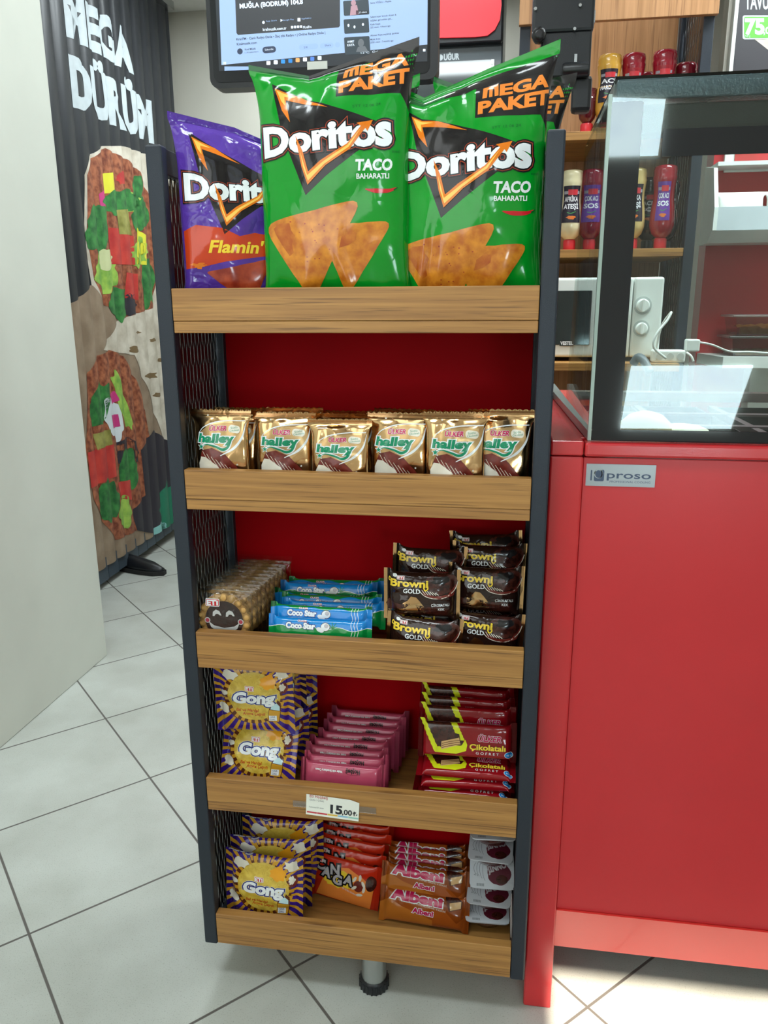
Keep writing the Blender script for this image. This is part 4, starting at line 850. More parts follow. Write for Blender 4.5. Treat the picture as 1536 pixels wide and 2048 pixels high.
# ------------------------------------------------------------------ pleated door curtain with printed food
XC = -1.28
def pcx(pts): return [(at(px, py, x=XC).y, at(px, py, x=XC).z) for px, py in pts]
cu = Art(); y0c, y1c, z0c, z1c = 1.66, 3.20, .10, 2.74
C_BLK = mat('curtain_black', '#22252A', .45, var=.05); C_WHT = mat('curtain_white', '#BCC6CA', .5, var=.05, vscale=30); C_STONE = mat('stone_print', '#9C8872', .55, color2='#85715C', vscale=12)
C_MEAT = mat('meat_print', '#B06A48', .5, color2='#6E3220', vscale=38); C_TORT = mat('tortilla_wrap_print', '#D8D0C0', .55, color2='#B8AE9C', vscale=14); C_LEAF = mat('leaf_print', '#3E8A42', .5, color2='#1E5A2C', vscale=26)
C_LEAF2 = mat('pale_leaf_print', '#A8CC58', .5, color2='#6EA040', vscale=20); C_TOM = mat('tomato_print', '#D2463A', .5, color2='#B02C2C', vscale=12); C_PINK = mat('onion_print', '#C8387E', .5); C_PEP = mat('pepper_print', '#DCD83A', .5); C_PICK = mat('pickle_print', '#A8A45A', .5, color2='#7E7C38', vscale=20)
C_DK = mat('dark_patch_print', '#2E2A34', .5); C_HEM = mat('curtain_hem', '#3E4A54', .5); C_BRS = mat('brown_spot_print', '#7A6444', .55)  # C_DK: black patches in the printed picture
def cp(pts, m, L=1): cu.poly(pcx(pts), m, L)
def blob(cx, cy, rx, ry, m, L, seed=0, jag=.25, n=22, rot=0):
    R = random.Random(seed); P = []
    for k in range(n):
        a = 2*math.pi*k/n; j = 1+jag*(R.random()-.5); x, y = rx*j*math.cos(a), ry*j*math.sin(a); P.append((cx+x*math.cos(rot)-y*math.sin(rot), cy+x*math.sin(rot)+y*math.cos(rot)))
    cp([(v.x, v.y) for v in spline([(x, y, 0) for x, y in P+P[:1]], 3)][:-1], m, L)
cp([(60, 640), (150, 600), (190, 560), (260, 610), (330, 600), (365, 640), (360, 1105), (330, 1090), (270, 1125), (225, 1150), (190, 1190), (100, 1200), (60, 1210)], C_STONE, 1)
# upper wrap
cp([(162, 350), (172, 312), (200, 292), (240, 292), (290, 310), (345, 350), (350, 660), (280, 650), (215, 620), (180, 570), (168, 480)], C_TORT, 2)
cp([(166, 350), (176, 318), (203, 296), (250, 320), (275, 345), (296, 400), (306, 560), (300, 620), (250, 640), (205, 610), (182, 560), (170, 470)], C_MEAT, 3)
cp([(197, 347), (218, 345), (222, 386), (201, 387)], C_PEP, 4); blob(237, 356, 9, 13, C_TOM, 4, 3); cp([(190, 388), (200, 380), (206, 432), (195, 430)], C_PINK, 4)
blob(188, 455, 20, 50, C_LEAF, 5, 5, .3); blob(236, 405, 34, 26, C_LEAF, 5, 6, .5); blob(268, 375, 11, 26, C_LEAF, 5, 9, .3); blob(275, 430, 18, 34, C_LEAF, 5, 12, .4); blob(262, 405, 14, 22, C_LEAF2, 4, 13, .4)
cp([(224, 420), (252, 418), (258, 470), (232, 468)], C_PICK, 6); cp([(209, 470), (260, 472), (264, 530), (216, 528)], C_TOM, 6); cp([(209, 455), (250, 458), (258, 474), (210, 472)], C_TOM, 5)
cp([(266, 455), (284, 470), (286, 530), (266, 528)], C_PEP, 6); blob(272, 505, 14, 28, C_LEAF2, 6, 15, .5); blob(205, 545, 22, 40, C_LEAF2, 5, 17, .4); blob(206, 520, 14, 22, mat('cucumber_print', '#C8CE9A', .5), 6, 18); cp([(246, 545), (268, 548), (270, 600), (246, 596)], C_TOM, 6); blob(232, 605, 24, 34, C_LEAF, 5, 19, .5); blob(290, 560, 12, 50, C_LEAF, 4, 20, .5); blob(255, 610, 13, 22, C_DK, 6, 22)
# tortilla body right, spots
cp([(232, 640), (345, 600), (350, 905), (320, 880), (290, 780), (262, 710), (200, 700)], C_TORT, 4)
for x, y, r in ((262, 700, 9), (300, 680, 6), (296, 750, 10), (310, 790, 7), (270, 665, 5), (318, 720, 6)): blob(x, y, r, r*.7, C_BRS, 5, int(x), .8, 11)
# lower wrap
cp([(168, 780), (172, 745), (190, 712), (215, 700), (240, 712), (266, 760), (286, 820), (296, 900), (292, 1000), (270, 1060), (228, 1080), (205, 1050), (180, 1000), (165, 900)], C_MEAT, 5)
blob(195, 810, 19, 46, C_LEAF, 6, 31, .3, rot=.15); blob(238, 800, 9, 60, C_LEAF2, 7, 32, .25, rot=-.28); blob(222, 835, 15, 44, mat('white_onion_print', '#D8E0E2', .5), 6, 33, .3, rot=-.2); cp([(212, 788), (224, 782), (232, 800), (218, 808)], C_PINK, 8); cp([(216, 830), (230, 828), (234, 852), (220, 856)], C_PINK, 8)
cp([(183, 868), (214, 858), (218, 888), (190, 900)], C_PICK, 7); cp([(168, 905), (220, 888), (226, 952), (175, 976)], C_TOM, 7); cp([(228, 965), (258, 958), (262, 1000), (236, 996)], C_TOM, 8); blob(212, 1000, 20, 40, C_LEAF, 7, 35, .35); blob(252, 940, 16, 40, C_LEAF, 6, 36, .4); blob(244, 1025, 13, 30, C_LEAF2, 8, 37, .4); blob(250, 905, 24, 30, C_DK, 5, 38)
cp([(276, 900), (300, 860), (355, 900), (355, 1060), (300, 1066), (270, 1060), (262, 1020), (285, 990)], C_DK, 6); blob(330, 1020, 16, 52, mat('teal_leaf_print', '#1E7A5C', .5), 7, 40, .4); blob(318, 1062, 12, 18, mat('sky_print', '#8CC8C4', .5), 7, 41, .4)
# lettering
def ctext(t, pa, pb, pt, m=C_WHT):
    A = at(*pa, x=XC); B = at(*pb, x=XC); T_ = at(*pt, x=XC)
    cu.text(t, A.y, A.z, T_.z-A.z, B.y-A.y, m, 3, bold=.055, up=1, rot=math.atan2(B.z-A.z, B.y-A.y))
ctext('MEGA', (129, 66), (258, 143), (119, -28)); ctext('DÜRÜM', (142, 207), (300, 282), (132, 108))
NP = 15; Gc = []
for j in range(31):
    z = z0c+(z1c-z0c)*j/30; row = []
    for i in range(NP*6+1):
        u = i/(NP*6); ph = (i/6) % 1.0; row.append(Vector((XC+.020*(1-ph)-.006+(.012*math.sin(ph*3.1)), y0c+(y1c-y0c)*u+.004*math.sin(z*2+u*9), z)))
    Gc.append(row)
cur = thing('door_curtain', 'dark pleated door curtain printed with vegetable wraps and the words MEGA DÜRÜM', 'curtain', (XC, 2.4, 0))
me = sheets_mesh('printed_cloth', [Sheet(y0c, z0c, (y1c-y0c)/(NP*6), (z1c-z0c)/30, Gc)], [cu], [C_BLK], eps=.0005); o = put(me, 'printed_cloth', (-XC, -2.4, 0)); o.parent = cur
MB().box((XC-.02, y0c, 2.74), (XC+.05, y1c, 2.78)).build('curtain_rail', M_CHROME, cur)
hm = MB()
for i in range(NP): 
    ya = y0c+(y1c-y0c)*i/NP; yb = ya+(y1c-y0c)/NP*.96; zz_ = .02+.0035*i; hm.box((XC+.004, ya, zz_), (XC+.007, yb, .14), 0)
hm.build('hem', C_HEM, cur)
# shoe beyond the curtain
sp = at(288, 1140, z=0); shoe = thing('shoe', 'black shoe on the floor tiles just beyond the curtain', 'shoe', (sp.x, sp.y, 0)); shm = MB()
S_ = lambda t: (.030+.012*math.sin(t*3.1))*(1 if t < .8 else max(.35, 1-(t-.8)*3))
vs = []; fs = []; n = 16
for i in range(13):
    t = i/12; h = .075-.045*t if t < .75 else .041*(1-(t-.75)*2.4)
    for k in range(n):
        a = 2*math.pi*k/n; vs.append((sp.x-.11+.24*t, sp.y+S_(t)*math.cos(a)-.09*t*.6, .018+max(0, math.sin(a))*h))
for i in range(12):
    for k in range(n): fs.append((i*n+k, i*n+(k+1) % n, (i+1)*n+(k+1) % n, (i+1)*n+k))
fs += [tuple(range(n)), tuple(range(12*n, 13*n))]; shm.add(vs, fs, 0, True); shm.build('upper', M_BLACK, shoe)
so2 = MB(); so2.prism([(sp.x-.115+.25*t, sp.y+s_*(S_(t)+.004)-.09*t*.6, .001) for s_, ts in ((1, [i/10 for i in range(11)]), (-1, [1-i/10 for i in range(11)])) for t in ts], (0, 0, .02)); so2.build('sole', mat('rubber_sole', '#202020', .8), shoe)

# ------------------------------------------------------------------ monitor above the bags
PL = at(424, 172, y=.78)
def solve_y(px, py, z):
    t = (z-CAM.z)/ray(px, py).z; return CAM+ray(px, py)*t
PR = solve_y(872, 152, PL.z)
ux = (PR-PL); ux.z = 0; WD = ux.length; ux.normalize(); nrm = Vector((ux.y, -ux.x, 0))   # towards the camera
def onm(px, py, off=0.0):
    d = ray(px, py); t = (PL+nrm*off-CAM).dot(nrm)/d.dot(nrm); P = CAM+d*t-PL; return (P.dot(ux), P.z)
mon = thing('monitor', 'black flat screen above the chip bags showing a video page in a web browser', 'monitor', (PL.x+ux.x*WD/2, PL.y+ux.y*WD/2, 0)); HT = WD*.62
def P3(u, v, off=0): return PL+ux*u+Vector((0, 0, v))+nrm*off
def slab(mb, u0, v0, u1, v1, o0, o1, r=0.0, mi=0):
    if r:
        pts = []
        for (x, y, a) in ((u1-r, v1-r, 0), (u0+r, v1-r, 90), (u0+r, v0+r, 180), (u1-r, v0+r, 270)):
            for k in range(6): q = math.radians(a+18*k); pts.append(P3(x+r*math.cos(q), y+r*math.sin(q), o0))
    else: pts = [P3(u0, v0, o0), P3(u1, v0, o0), P3(u1, v1, o0), P3(u0, v1, o0)]
    return mb.prism(pts, nrm*(o1-o0), mi)
b = MB(); slab(b, -.004, -.006, WD+.004, HT, -.045, 0, .022); b.build('casing', M_BLACK, mon, bevel=.002)
b = MB(); slab(b, .006, .006, WD-.014, HT-.006, 0, .0015, .016); b.build('bezel', mat('glossy_bezel', '#2A2C30', .12, var=.03), mon)
sc_a = Art(lambda x, y: onm(x, y, .002))
EM = lambda k, c, e=1.0: mat('screen_'+k, c, .3, emit=e, var=.01)
S_BG, S_DK, S_TX, S_W, S_TH = EM('page', '#9DB8E0', .55), EM('video', '#3A3C42', .35), EM('text', '#3A4660', .3), EM('white', '#D8E4F4', .7), EM('thumb', '#34404A', .45)
S_BAR, S_PILL, S_SKIN = EM('taskbar', '#2A3038', .3), EM('pill', '#8FABD8', .7), EM('skin', '#B08A98', .6)
sc_a.poly([(434, -120), (866, -120), (866, 88), (443, 130)], S_BG, 1); sc_a.poly([(443, 130), (866, 88), (866, 106), (446, 146)], S_BAR, 1)
sc_a.poly([(466, -120), (680, -120), (680, 52), (677, 55), (476, 70), (473, 66)], S_DK, 2)
def st(t, x, y, h, w, m, L=3, b=.0, rot=.095): sc_a.text(t, x, y, h, w, m, L, bold=b, rot=rot, shear=.0)
st('MUĞLA (BODRUM) 104.8', 480, 17, 9.5, 126, S_W, 3, .04, .075); st('kralmuzik.com.tr', 526, 62, 6, 47, S_W, 3, .02, .06); st('/KralFm', 606, 57, 5, 17, S_W, 3, .02, .06)
for i in range(4): sc_a.rrect(582+6*i, 52-.4*i, 586.5+6*i, 57-.4*i, .8, S_W, 3)
st('App Store', 532, 44, 3, 22, S_PILL); st('Google Play', 566, 42, 3, 22, S_PILL); st('AppGallery', 603, 39, 3, 20, S_PILL); sc_a.ell(527, 45, 2.6, 3.2, S_W, 3); sc_a.poly([(561, 38), (566, 40.5), (561, 44)], S_W, 3); sc_a.rrect(595, 36, 601, 43, 1, S_W, 3)
st('Kral FM - Canlı Radyo Dinle • İlaç gibi Radyo • | Online Radyo Dinle |', 473, 81, 5, 178, S_TX, 3, .018, .075); st('Kralmuzik.com', 474, 91, 5, 40, S_TX, 3, .018); st('Kral Müzik', 490, 101, 4, 22, S_TX, 3, .01); st('1.1M subscribers', 490, 107, 3, 27, S_TX)
sc_a.ell(480, 103, 5.5, 6, S_TX, 3); sc_a.rrect(525, 93, 552, 106, 6, S_TX, 3, rot=-.09); st('Subscribe', 530, 101.5, 4, 17, S_W, 4)
sc_a.rrect(598, 88, 636, 99, 5, S_PILL, 3, rot=-.09); sc_a.rrect(640, 86, 667, 96.5, 5, S_PILL, 3, rot=-.09); sc_a.ell(675, 89.5, 5, 5.3, S_PILL, 3); st('21K', 608, 97, 4, 8, S_TX, 4); st('Share', 650, 93, 4, 12, S_TX, 4)
for (xa, ya, xb, yb) in ((687, -1, 738, 32), (688, 36, 738, 68), (689, 72, 740, 110)):
    sc_a.rrect(xa, ya+1.5, xb, yb-1.5, 2.5, S_TH, 3, rot=-.06)
sc_a.ell(707, 6, 5, 6, S_SKIN, 4); sc_a.poly([(702, 12), (714, 10), (718, 29), (700, 31)], S_SKIN, 4); sc_a.rect(712, 21, 736, 29, S_BAR, 4); st('57 videos', 718, 27, 3.5, 16, S_W, 5)
for x, y in ((697, 51), (709, 54), (726, 49)): sc_a.ell(x, y, 2, 3, S_W, 4)
sc_a.ell(722, 86, 6, 8, EM('grey', '#6A7078', .4), 4); sc_a.poly([(712, 104), (716, 94), (730, 92), (737, 104)], EM('grey', '#6A7078', .4), 4); st('AHMET', 695, 86, 4.5, 14, S_W, 5, .02); st('KAYA', 695, 93, 5, 14, S_W, 5, .02)
for i, (t, y, w) in enumerate((('Sema YOĞLU - Playlist', 8, 42), ('Selami açar bozuk düzen &', 36, 52), ('sağdan gel soldan gel...', 43, 44), ('Kadir Kaşık', 51, 20), ('202 views - 4 hours ago', 57, 40), ('Ahmet Kaya seçilmiş şarkılar', 73, 58), ('Müzik Arşiv', 81, 20), ('292K views - 7 months ago', 87, 46))): st(t, 741, y, 3.6, w, S_TX, 3, .01)
sc_a.rect(449, 133, 512, 143, S_PILL, 3)
for i, c_ in enumerate(('#D8E0EA', '#D8E0EA', '#2F86D8', '#2878C0', '#E0A060', '#D8E0EA', '#4C7AD0', '#C8D0DC')): sc_a.rrect(533+14.6*i, 122-1.4*i, 541+14.6*i, 130-1.4*i, 1.5, EM('icon_%s' % c_[1:], c_, .8), 3)
for i in range(2):
    for j in range(2): sc_a.rect(447+3*i-0, 124+3*j, 449.4+3*i, 126.4+3*j, S_W, 4)
st('12°C  Gri', 722, 108, 4, 34, S_W, 4); sc_a.rrect(846, 98, 851, 103, .5, S_W, 4)
G_ = [[P3(.02+(WD-.04)*i/12, .03+(HT-.05)*j/8, .002)-mon.location for i in range(13)] for j in range(9)]
me = sheets_mesh('screen', [Sheet(.02, .03, (WD-.04)/12, (HT-.05)/8, G_)], [sc_a], [S_BAR], eps=.00015); o = put(me, 'screen', (0, 0, 0)); o.parent = mon
b = MB(); 
for u0, v0, u1, v1, m_ in ((onm(615, 140)[0], onm(615, 140)[1], onm(655, 126)[0], onm(655, 126)[1], 0),): slab(b, u0, v0, u1, v1+.004, .0016, .0022)
b.build('sticker', M_WHITE, mon)
cb = PL+ux*WD*.55-nrm*.06
MB().box((cb.x-.03, cb.y, .012), (cb.x+.03, cb.y+.04, PL.z+.2)).build('pole', M_BLACK, mon, bevel=.004)
MB().box((cb.x-.16, cb.y-.12, 0), (cb.x+.16, cb.y+.16, .0125)).build('base', M_BLACK, mon, bevel=.004)

# ------------------------------------------------------------------ glass door fridge behind
YF = 1.95
def pf(px, py, y): p = at(px, py, y=y); return p
fx1 = pf(1007, 60, YF).x; fr_ = thing('drinks_fridge', 'dark drinks fridge with a red lit header behind the screen', 'fridge', (fx1-.3, YF+.3, 0))
MB().box((fx1-.62, YF, .0), (fx1, YF+.6, 2.62)).build('cabinet', mat('fridge_grey', '#3C464C', .3, coat=.2), fr_, bevel=.006)
zh = pf(940, 92, YF).z
MB().box((fx1-.62, YF-.03, zh), (fx1-.002, YF-.001, 2.60)).build('header_panel', M_BLACK, fr_, bevel=.006)
b = MB(); P = [pf(px, py, YF-.032) for px, py in ((800, -60), (1000, -60), (1003, 10), (1000, 40), (990, 60), (975, 72), (950, 75), (800, 78))]; b.prism(P, (0, -.006, 0)); b.build('red_sign', mat('red_lit_sign', '#E0303C', .3, emit=.45), fr_)
b = MB(); p0 = pf(860, 125, YF-.01); p1 = pf(975, 600, YF-.01); b.box((fx1-.58, YF-.012, .2), (p1.x-.01, YF-.001, pf(900, 125, YF).z)); b.build('glass_door', mat('dark_door_glass', '#40484A', .05, coat=.5), fr_)
b = MB(); b.box((pf(978, 300, YF).x, YF-.02, .9), (pf(984, 300, YF).x, YF-.001, pf(980, 122, YF).z)); b.build('door_edge', M_CHROME, fr_)
a = Art(); q = pf(882, 120, YF-.002); q1 = pf(918, 108, YF-.002); kx = (q1.x-q.x)/36
a.T = lambda x, y: ((x-900)*kx, -(y-114)*kx); a.text('UĞUR', 888, 119, 11, 30, mat('fridge_letters', '#A8B0B4', .3, metal=.5), 1, bold=.05); a.ell(881, 114, 5, 5.5, mat('fridge_letters'), 1)
c = pf(900, 114, YF-.002); G_ = [[Vector((-20*kx+40*kx*i/2, 0, -8*kx+16*kx*j/2)) for i in range(3)] for j in range(3)]
me = sheets_mesh('lettering', [Sheet(-20*kx, -8*kx, 20*kx, 8*kx, G_)], [a], [mat('fridge_grey')]); o = put(me, 'lettering', Vector(c)-fr_.location); o.parent = fr_

# ------------------------------------------------------------------ black pole bracket behind the right chip bag
YP = .62
def bx(mb, px0, py0, px1, py1, y0, y1):
    A = at(px0, py0, y=y0); B = at(px1, py1, y=y0); return mb.box((A.x, y0, B.z), (B.x, y1, A.z))
c = at(1125, 150, y=YP); dev = thing('screen_bracket', 'bulky black steel bracket and clamp rising behind the right chip bag', 'bracket', (c.x, YP+.05, 1.061))
b = bx(MB(), 1068, -60, 1188, 60, YP, YP+.045); b.build('clamp_plate', M_BLACK, dev, bevel=.006)
bx(MB(), 1083, 60, 1180, 152, YP+.006, YP+.04).build('mounting_plate', M_BLACK, dev, bevel=.004)
b = bx(MB(), 1146, 150, 1182, 222, YP+.006, YP+.04); b.build('lower_tab', M_BLACK, dev, bevel=.008)
c = at(1078, 70, y=YP-.01); MB().lathe((c.x, YP-.02, c.z), [(.006, 0), (.013, .002), (.0145, .008), (.013, .02), (.012, .03)], 9, axis='y').build('knob', mat('rubber_knob', '#16161A', .3, bump=.3, bscale=90), dev)
c = at(1125, 141, y=YP-.01); MB().lathe((c.x, YP-.01, c.z), [(.012, 0), (.014, .004), (.014, .05)], 22, axis='x').build('hinge_barrel', M_BLACK, dev)
bx(MB(), 1149, 108, 1152, 160, YP-.004, YP+.006).build('wire', M_CHROME, dev)
for px, py in ((1071, 19), (1149, 59), (1160, 12)): c = at(px, py, y=YP); MB().lathe((c.x, YP-.006, c.z), [(.003, 0), (.0035, .001), (.0035, .006)], 12, axis='y').build('bolt', M_CHROME, dev)
bx(MB(), 1184, 20, 1190, 45, YP+.01, YP+.03).build('side_clip', M_CHROME, dev)
MB().box((dev.location.x-.045, YP+.02, 1.061), (dev.location.x-.012, YP+.04, at(1100, 100, y=YP).z)).build('pole', M_BLACK, dev, bevel=.003)
MB().box((.607, YP-.02, 1.0605), (.652, YP+.10, 1.068)).build('base', M_BLACK, dev, bevel=.002)

# ------------------------------------------------------------------ kitchen rack with bottles and microwave
YR = 1.25; YRB = 1.60
rx0 = at(1040, 80, y=YR).x; rx1 = at(1424, 100, y=YR).x
zA = at(1160, 263, y=YR).z; zB = at(1150, 499, y=YR).z; zC = at(1150, 722, y=YR).z
rack = thing('kitchen_rack', 'dark steel kitchen rack with wooden shelves behind the glass counter', 'rack', ((rx0+rx1)/2, (YR+YRB)/2, 0))
for x in (rx0, rx1-.028):
    MB().box((x, YR-.004, 0), (x+.028, YR+.026, 2.6)).build('front_post', M_STEEL, rack, bevel=.002)
    MB().box((x, YRB-.03, 0), (x+.028, YRB, 2.6)).build('rear_post', M_STEEL, rack, bevel=.002)
g = MB(); expanded(g, rx1-.016, YR+.03, YRB-.03, .9, 2.35, py=.035, pz=.12); g.build('mesh_side_panel', mat('glossy_black_mesh'), rack)
MB().box((rx0+.002, YRB+.001, .4), (rx1-.03, YRB+.015, 2.6)).build('back_board', M_WOODV, rack)
for z in (zA, zB, zC): MB().box((rx0+.0285, YR-(.002 if z > zC else .085), z-.022), (rx1-.0285, YRB-.002, z)).build('shelf_board', M_WOOD, rack, bevel=.001)
zt_ = at(1100, 47, y=YR-.02).z
MB().box((rx0-.004, YR-.022, zt_), (rx1+.004, YR-.005, 2.62)).build('fascia_board', M_WOODV, rack, bevel=.001)
# squeeze bottles, caps down
def bottle(px, y, z, H, col, lab, labcol, text=None, name='sauce_bottle', cap='#D8303A', grp='sauce bottles on the kitchen rack', dark=False, labw=.9, r=.0335, body_rough=.18):
    c = at(px, 400, y=y); t = thing(name, lab, 'bottle', (c.x, y, z+.0005), grp)
    cp_ = MB().lathe((c.x, y, z+.0005), [(.0165, 0), (.0175, .003), (.0175, .026), (.015, .030)], 24); cp_.build('cap', mat('cap_'+cap[1:], cap, .35), t)
    pr = [(r*.45, .031), (r*.8, .042), (r*1.0, .062), (r*1.02, .085), (r*.93, .115), (r*.84, H*.60), (r*.84, H*.70), (r*.93, H*.82), (r*.97, H*.86), (r*.92, H*.88), (r*.95, H*.93), (r*.90, H*.985), (r*.7, H)]
    MB().lathe((c.x, y, z+.0005), pr, 36).build('body', mat('sauce_'+col[1:], col, body_rough, coat=.4, var=.03), t)
    if labcol:
        zl0, zl1 = .075, H*.80
        def rad(h):
            for (ra, ha), (rb, hb) in zip(pr, pr[1:]):
                if h <= hb: return ra+(rb-ra)*(h-ha)/(hb-ha)
            return r
        Wl = 2.1*r*labw; Gl = []
        ang0 = math.atan2(CAM.y-y, CAM.x-c.x)
        for j in range(13):
            h = zl0+(zl1-zl0)*j/12; rr = rad(h)+.0006; Gl.append([Vector((rr*math.cos(ang0+(i/12-.5)*1.9*labw), rr*math.sin(ang0+(i/12-.5)*1.9*labw), h)) for i in range(13)])
        al = Art(lambda x, y_: (x, y_)); Lh = zl1-zl0
        if text:
            mw = mat('label_white', '#E8E8EC', .3); al.rect(-Wl*.46, Lh*.78, Wl*.46, Lh*.86, mat('label_silver', '#A8A4B0', .3), 1); al.rect(-Wl*.2, Lh*.75, Wl*.34, Lh*.9, mat('label_red', '#D83A44', .3), 2)
            for i, tt in enumerate(text): al.text(tt, -Wl*.40, Lh*(.58-.20*i), Lh*.13, Wl*.78, mw, 2, bold=.03, up=1)
            al.stroke([(-Wl*.2, Lh*.28), (0, Lh*.25), (Wl*.25, Lh*.30)], .0015, mat('label_green', '#4AA050', .3), 2); al.ell(.0, Lh*.14, Wl*.2, Lh*.05, mat('label_orange', '#D8702A', .3), 2, jag=.9, n=12)
        sh = Sheet(-Wl/2, 0, Wl/12, Lh/12, Gl)
        if sh.N[6][6].dot(Vector((math.cos(ang0), math.sin(ang0), 0))) < 0: sh.N = [[-v for v in r_] for r_ in sh.N]
        me = sheets_mesh('label', [sh], [al], [mat('label_'+labcol[1:], labcol, .3)], eps=.0002); o = put(me, 'label', (0, 0, 0)); o.parent = t
    return t
HB = at(1143, 342, y=YR+.06).z-zB
bottle(1143, YR+.06, zB, HB, '#E6DDB4', 'white sauce bottle labelled AFRİKA ATEŞİ beside the stand post', '#241C2C', ('AFRİKA', 'ATEŞİ'))
bottle(1183, YR+.055, zB, HB, '#8E1C30', 'red sauce bottle half hidden by the left black glass border', '#6A3A98', ('ÇOK ACI', 'SOS'), labw=.9)
bottle(1228, YR+.06, zB, HB, '#E6DDB4', 'white sauce bottle completely behind the black glass border', '#241C2C', ('AFRİKA', 'ATEŞİ'))
bottle(1268, YR+.06, zB, HB, '#D8BC7C', 'tan sauce bottle with dark label just right of the black glass border', '#241C2C', ('AFRİKA', 'ATEŞİ'))
bottle(1300, YR+.13, zB, HB*.93, '#1C1C22', 'black sauce bottle with a round badge standing behind the red one', '#24242A', ('ACISI', 'BOL'), cap='#1C1C20')
bottle(1327, YR+.05, zB, HB*1.02, '#A02432', 'red sauce bottle with a violet label reading ÇOK ACI SOS', '#6A3A98', ('ÇOK ACI', 'SOS'), labw=.62, r=.034)
bottle(1336, YR+.16, zB, HB*.90, '#1C1C22', 'black sauce bottle at the right end of the middle rack shelf', '#24242A', ('ACI', 'SOS'), cap='#1C1C20')
HA = at(1205, 112, y=YR+.05).z-zA
bottle(1203, YR+.05, zA, HA, '#DDA842', 'mustard yellow bottle on the upper rack shelf beside the black bracket', '#241C2C', ('ACI', 'HARDAL'))
bottle(1249, YR+.06, zA, HA*1.01, '#A01C30', 'dark red ketchup bottle, left one of the two tallest on the upper shelf', '#A8202E', ('Tatlı', 'Ketçap'), r=.033)
bottle(1308, YR+.06, zA, HA*1.03, '#A01C30', 'dark red ketchup bottle, right one of the two tallest on the upper shelf', '#A8202E', ('Tatlı', 'Ketçap'), r=.034)
bottle(1350, YR+.09, zA, HA*.90, '#7C1626', 'short wide dark red bottle at the right end of the upper shelf', None, None, r=.033)
bottle(1276, YR+.155, zA, HA*.88, '#7C1626', 'dark red bottle standing behind and between the two tall ketchup bottles', None, None)
bottle(1165, YR+.06, zA, HA*.60, '#5A1420', 'small dark red bottle behind the lower tab of the black bracket', None, None, r=.026)
# microwave
YM = YR-.01; A = at(1086, 556, y=YM); B = at(1317, 712, y=YM); mx0, mx1, mz0, mz1 = A.x, B.x, zC+.012, A.z
mw = thing('microwave', 'white microwave oven with two round dials on the lower rack shelf', 'microwave', ((mx0+mx1)/2, YM+.15, zC))
MB().box((mx0, YM+.012, mz0), (mx1, YM+.30, mz1)).build('body', M_WHITE, mw, bevel=.006)
xs_ = at(1262, 650, y=YM).x
MB().box((mx0, YM-.006, mz0), (xs_-.001, YM+.011, mz1)).build('door', M_WHITE, mw, bevel=.008, seg=4)
MB().box((xs_+.001, YM-.004, mz0), (mx1, YM+.011, mz1)).build('control_panel', M_WHITE, mw, bevel=.008, seg=4)
W0 = at(1060, 582, y=YM-.007); W1 = at(1174, 690, y=YM-.007)
MB().box((mx0+.02, YM-.0085, W1.z), (W1.x+.006, YM-.0062, W0.z)).build('door_window', mat('microwave_glass', '#12181C', .06, coat=.5), mw, bevel=.002)
for px, py, rr in ((1286, 611, .0185), (1283, 657, .0170)):
    c = at(px, py, y=YM-.01); kn = MB(); kn.lathe((c.x, YM-.0045, c.z), [(rr*1.35, 0), (rr*1.35, -.001)], 40, axis='y'); kn.build('dial_ring', mat('dial_grey', '#B4BAB6', .4), mw)
    kn = MB(); kn.lathe((c.x, YM-.0055, c.z), [(rr, 0), (rr*.96, -.012), (rr*.8, -.0135)], 36, axis='y'); kn.box((c.x-.0035, YM-.024, c.z-rr*.92), (c.x+.0035, YM-.019, c.z+rr*.92)); kn.build('dial', M_WHITE, mw, bevel=.001)
for x in (mx0+.04, mx1-.04): MB().lathe((x, YM+.05, zC+.0003), [(.012, 0), (.012, .012)], 12).build('foot', M_BLACK, mw)
a = Art(); c = at(1133, 686, y=YM-.0088); k = (at(1146, 686, y=YM-.0088).x-at(1121, 686, y=YM-.0088).x)/25
a.T = lambda x, y: ((x-1133)*k, -(y-686)*k); a.text('VESTEL', 1121, 689.5, 7, 25, mat('label_white', '#E8E8EC', .3), 1, bold=.04)
G_ = [[Vector((-14*k+28*k*i/2, 0, -6*k+12*k*j/2)) for i in range(3)] for j in range(3)]
me = sheets_mesh('lettering', [Sheet(-14*k, -6*k, 14*k, 6*k, G_)], [a], [mat('microwave_glass')]); o = put(me, 'lettering', Vector(c)-mw.location); o.parent = mw
# power strip and cables
YS = YR-.078
c = at(1345, 712, y=YS+.02); ps = thing('power_strip', 'white power strip on the rack shelf right of the microwave', 'power strip', (c.x, YS+.04, zC+.0005))
MB().box((c.x-.055, YS+.015, zC+.0005), (c.x+.035, YS+.06, zC+.036)).build('housing', M_WHITE, ps, bevel=.006, seg=3)
for i in range(3): MB().lathe((c.x-.035+.028*i, YS+.014, zC+.018), [(.010, 0), (.010, .0015)], 20, axis='y').build('socket', mat('socket_grey', '#C6CAC4', .5), ps)
W_ = lambda *P: spline([at(px, py, y=yy) for px, py, yy in P], 8)
MB().tube(W_((1312, 700, YS+.03), (1322, 655, YS+.02), (1342, 625, YS+.0), (1335, 640, YS-.01), (1312, 670, YS-.02), (1308, 695, YS-.02), (1332, 717, YS-.015)), .0035).build('looped_cable', M_WHITE, ps)
MB().tube(W_((1373, 705, YS+.0), (1382, 712, YS-.012), (1387, 723, YS-.014)), .003).build('short_cable', M_WHITE, ps)
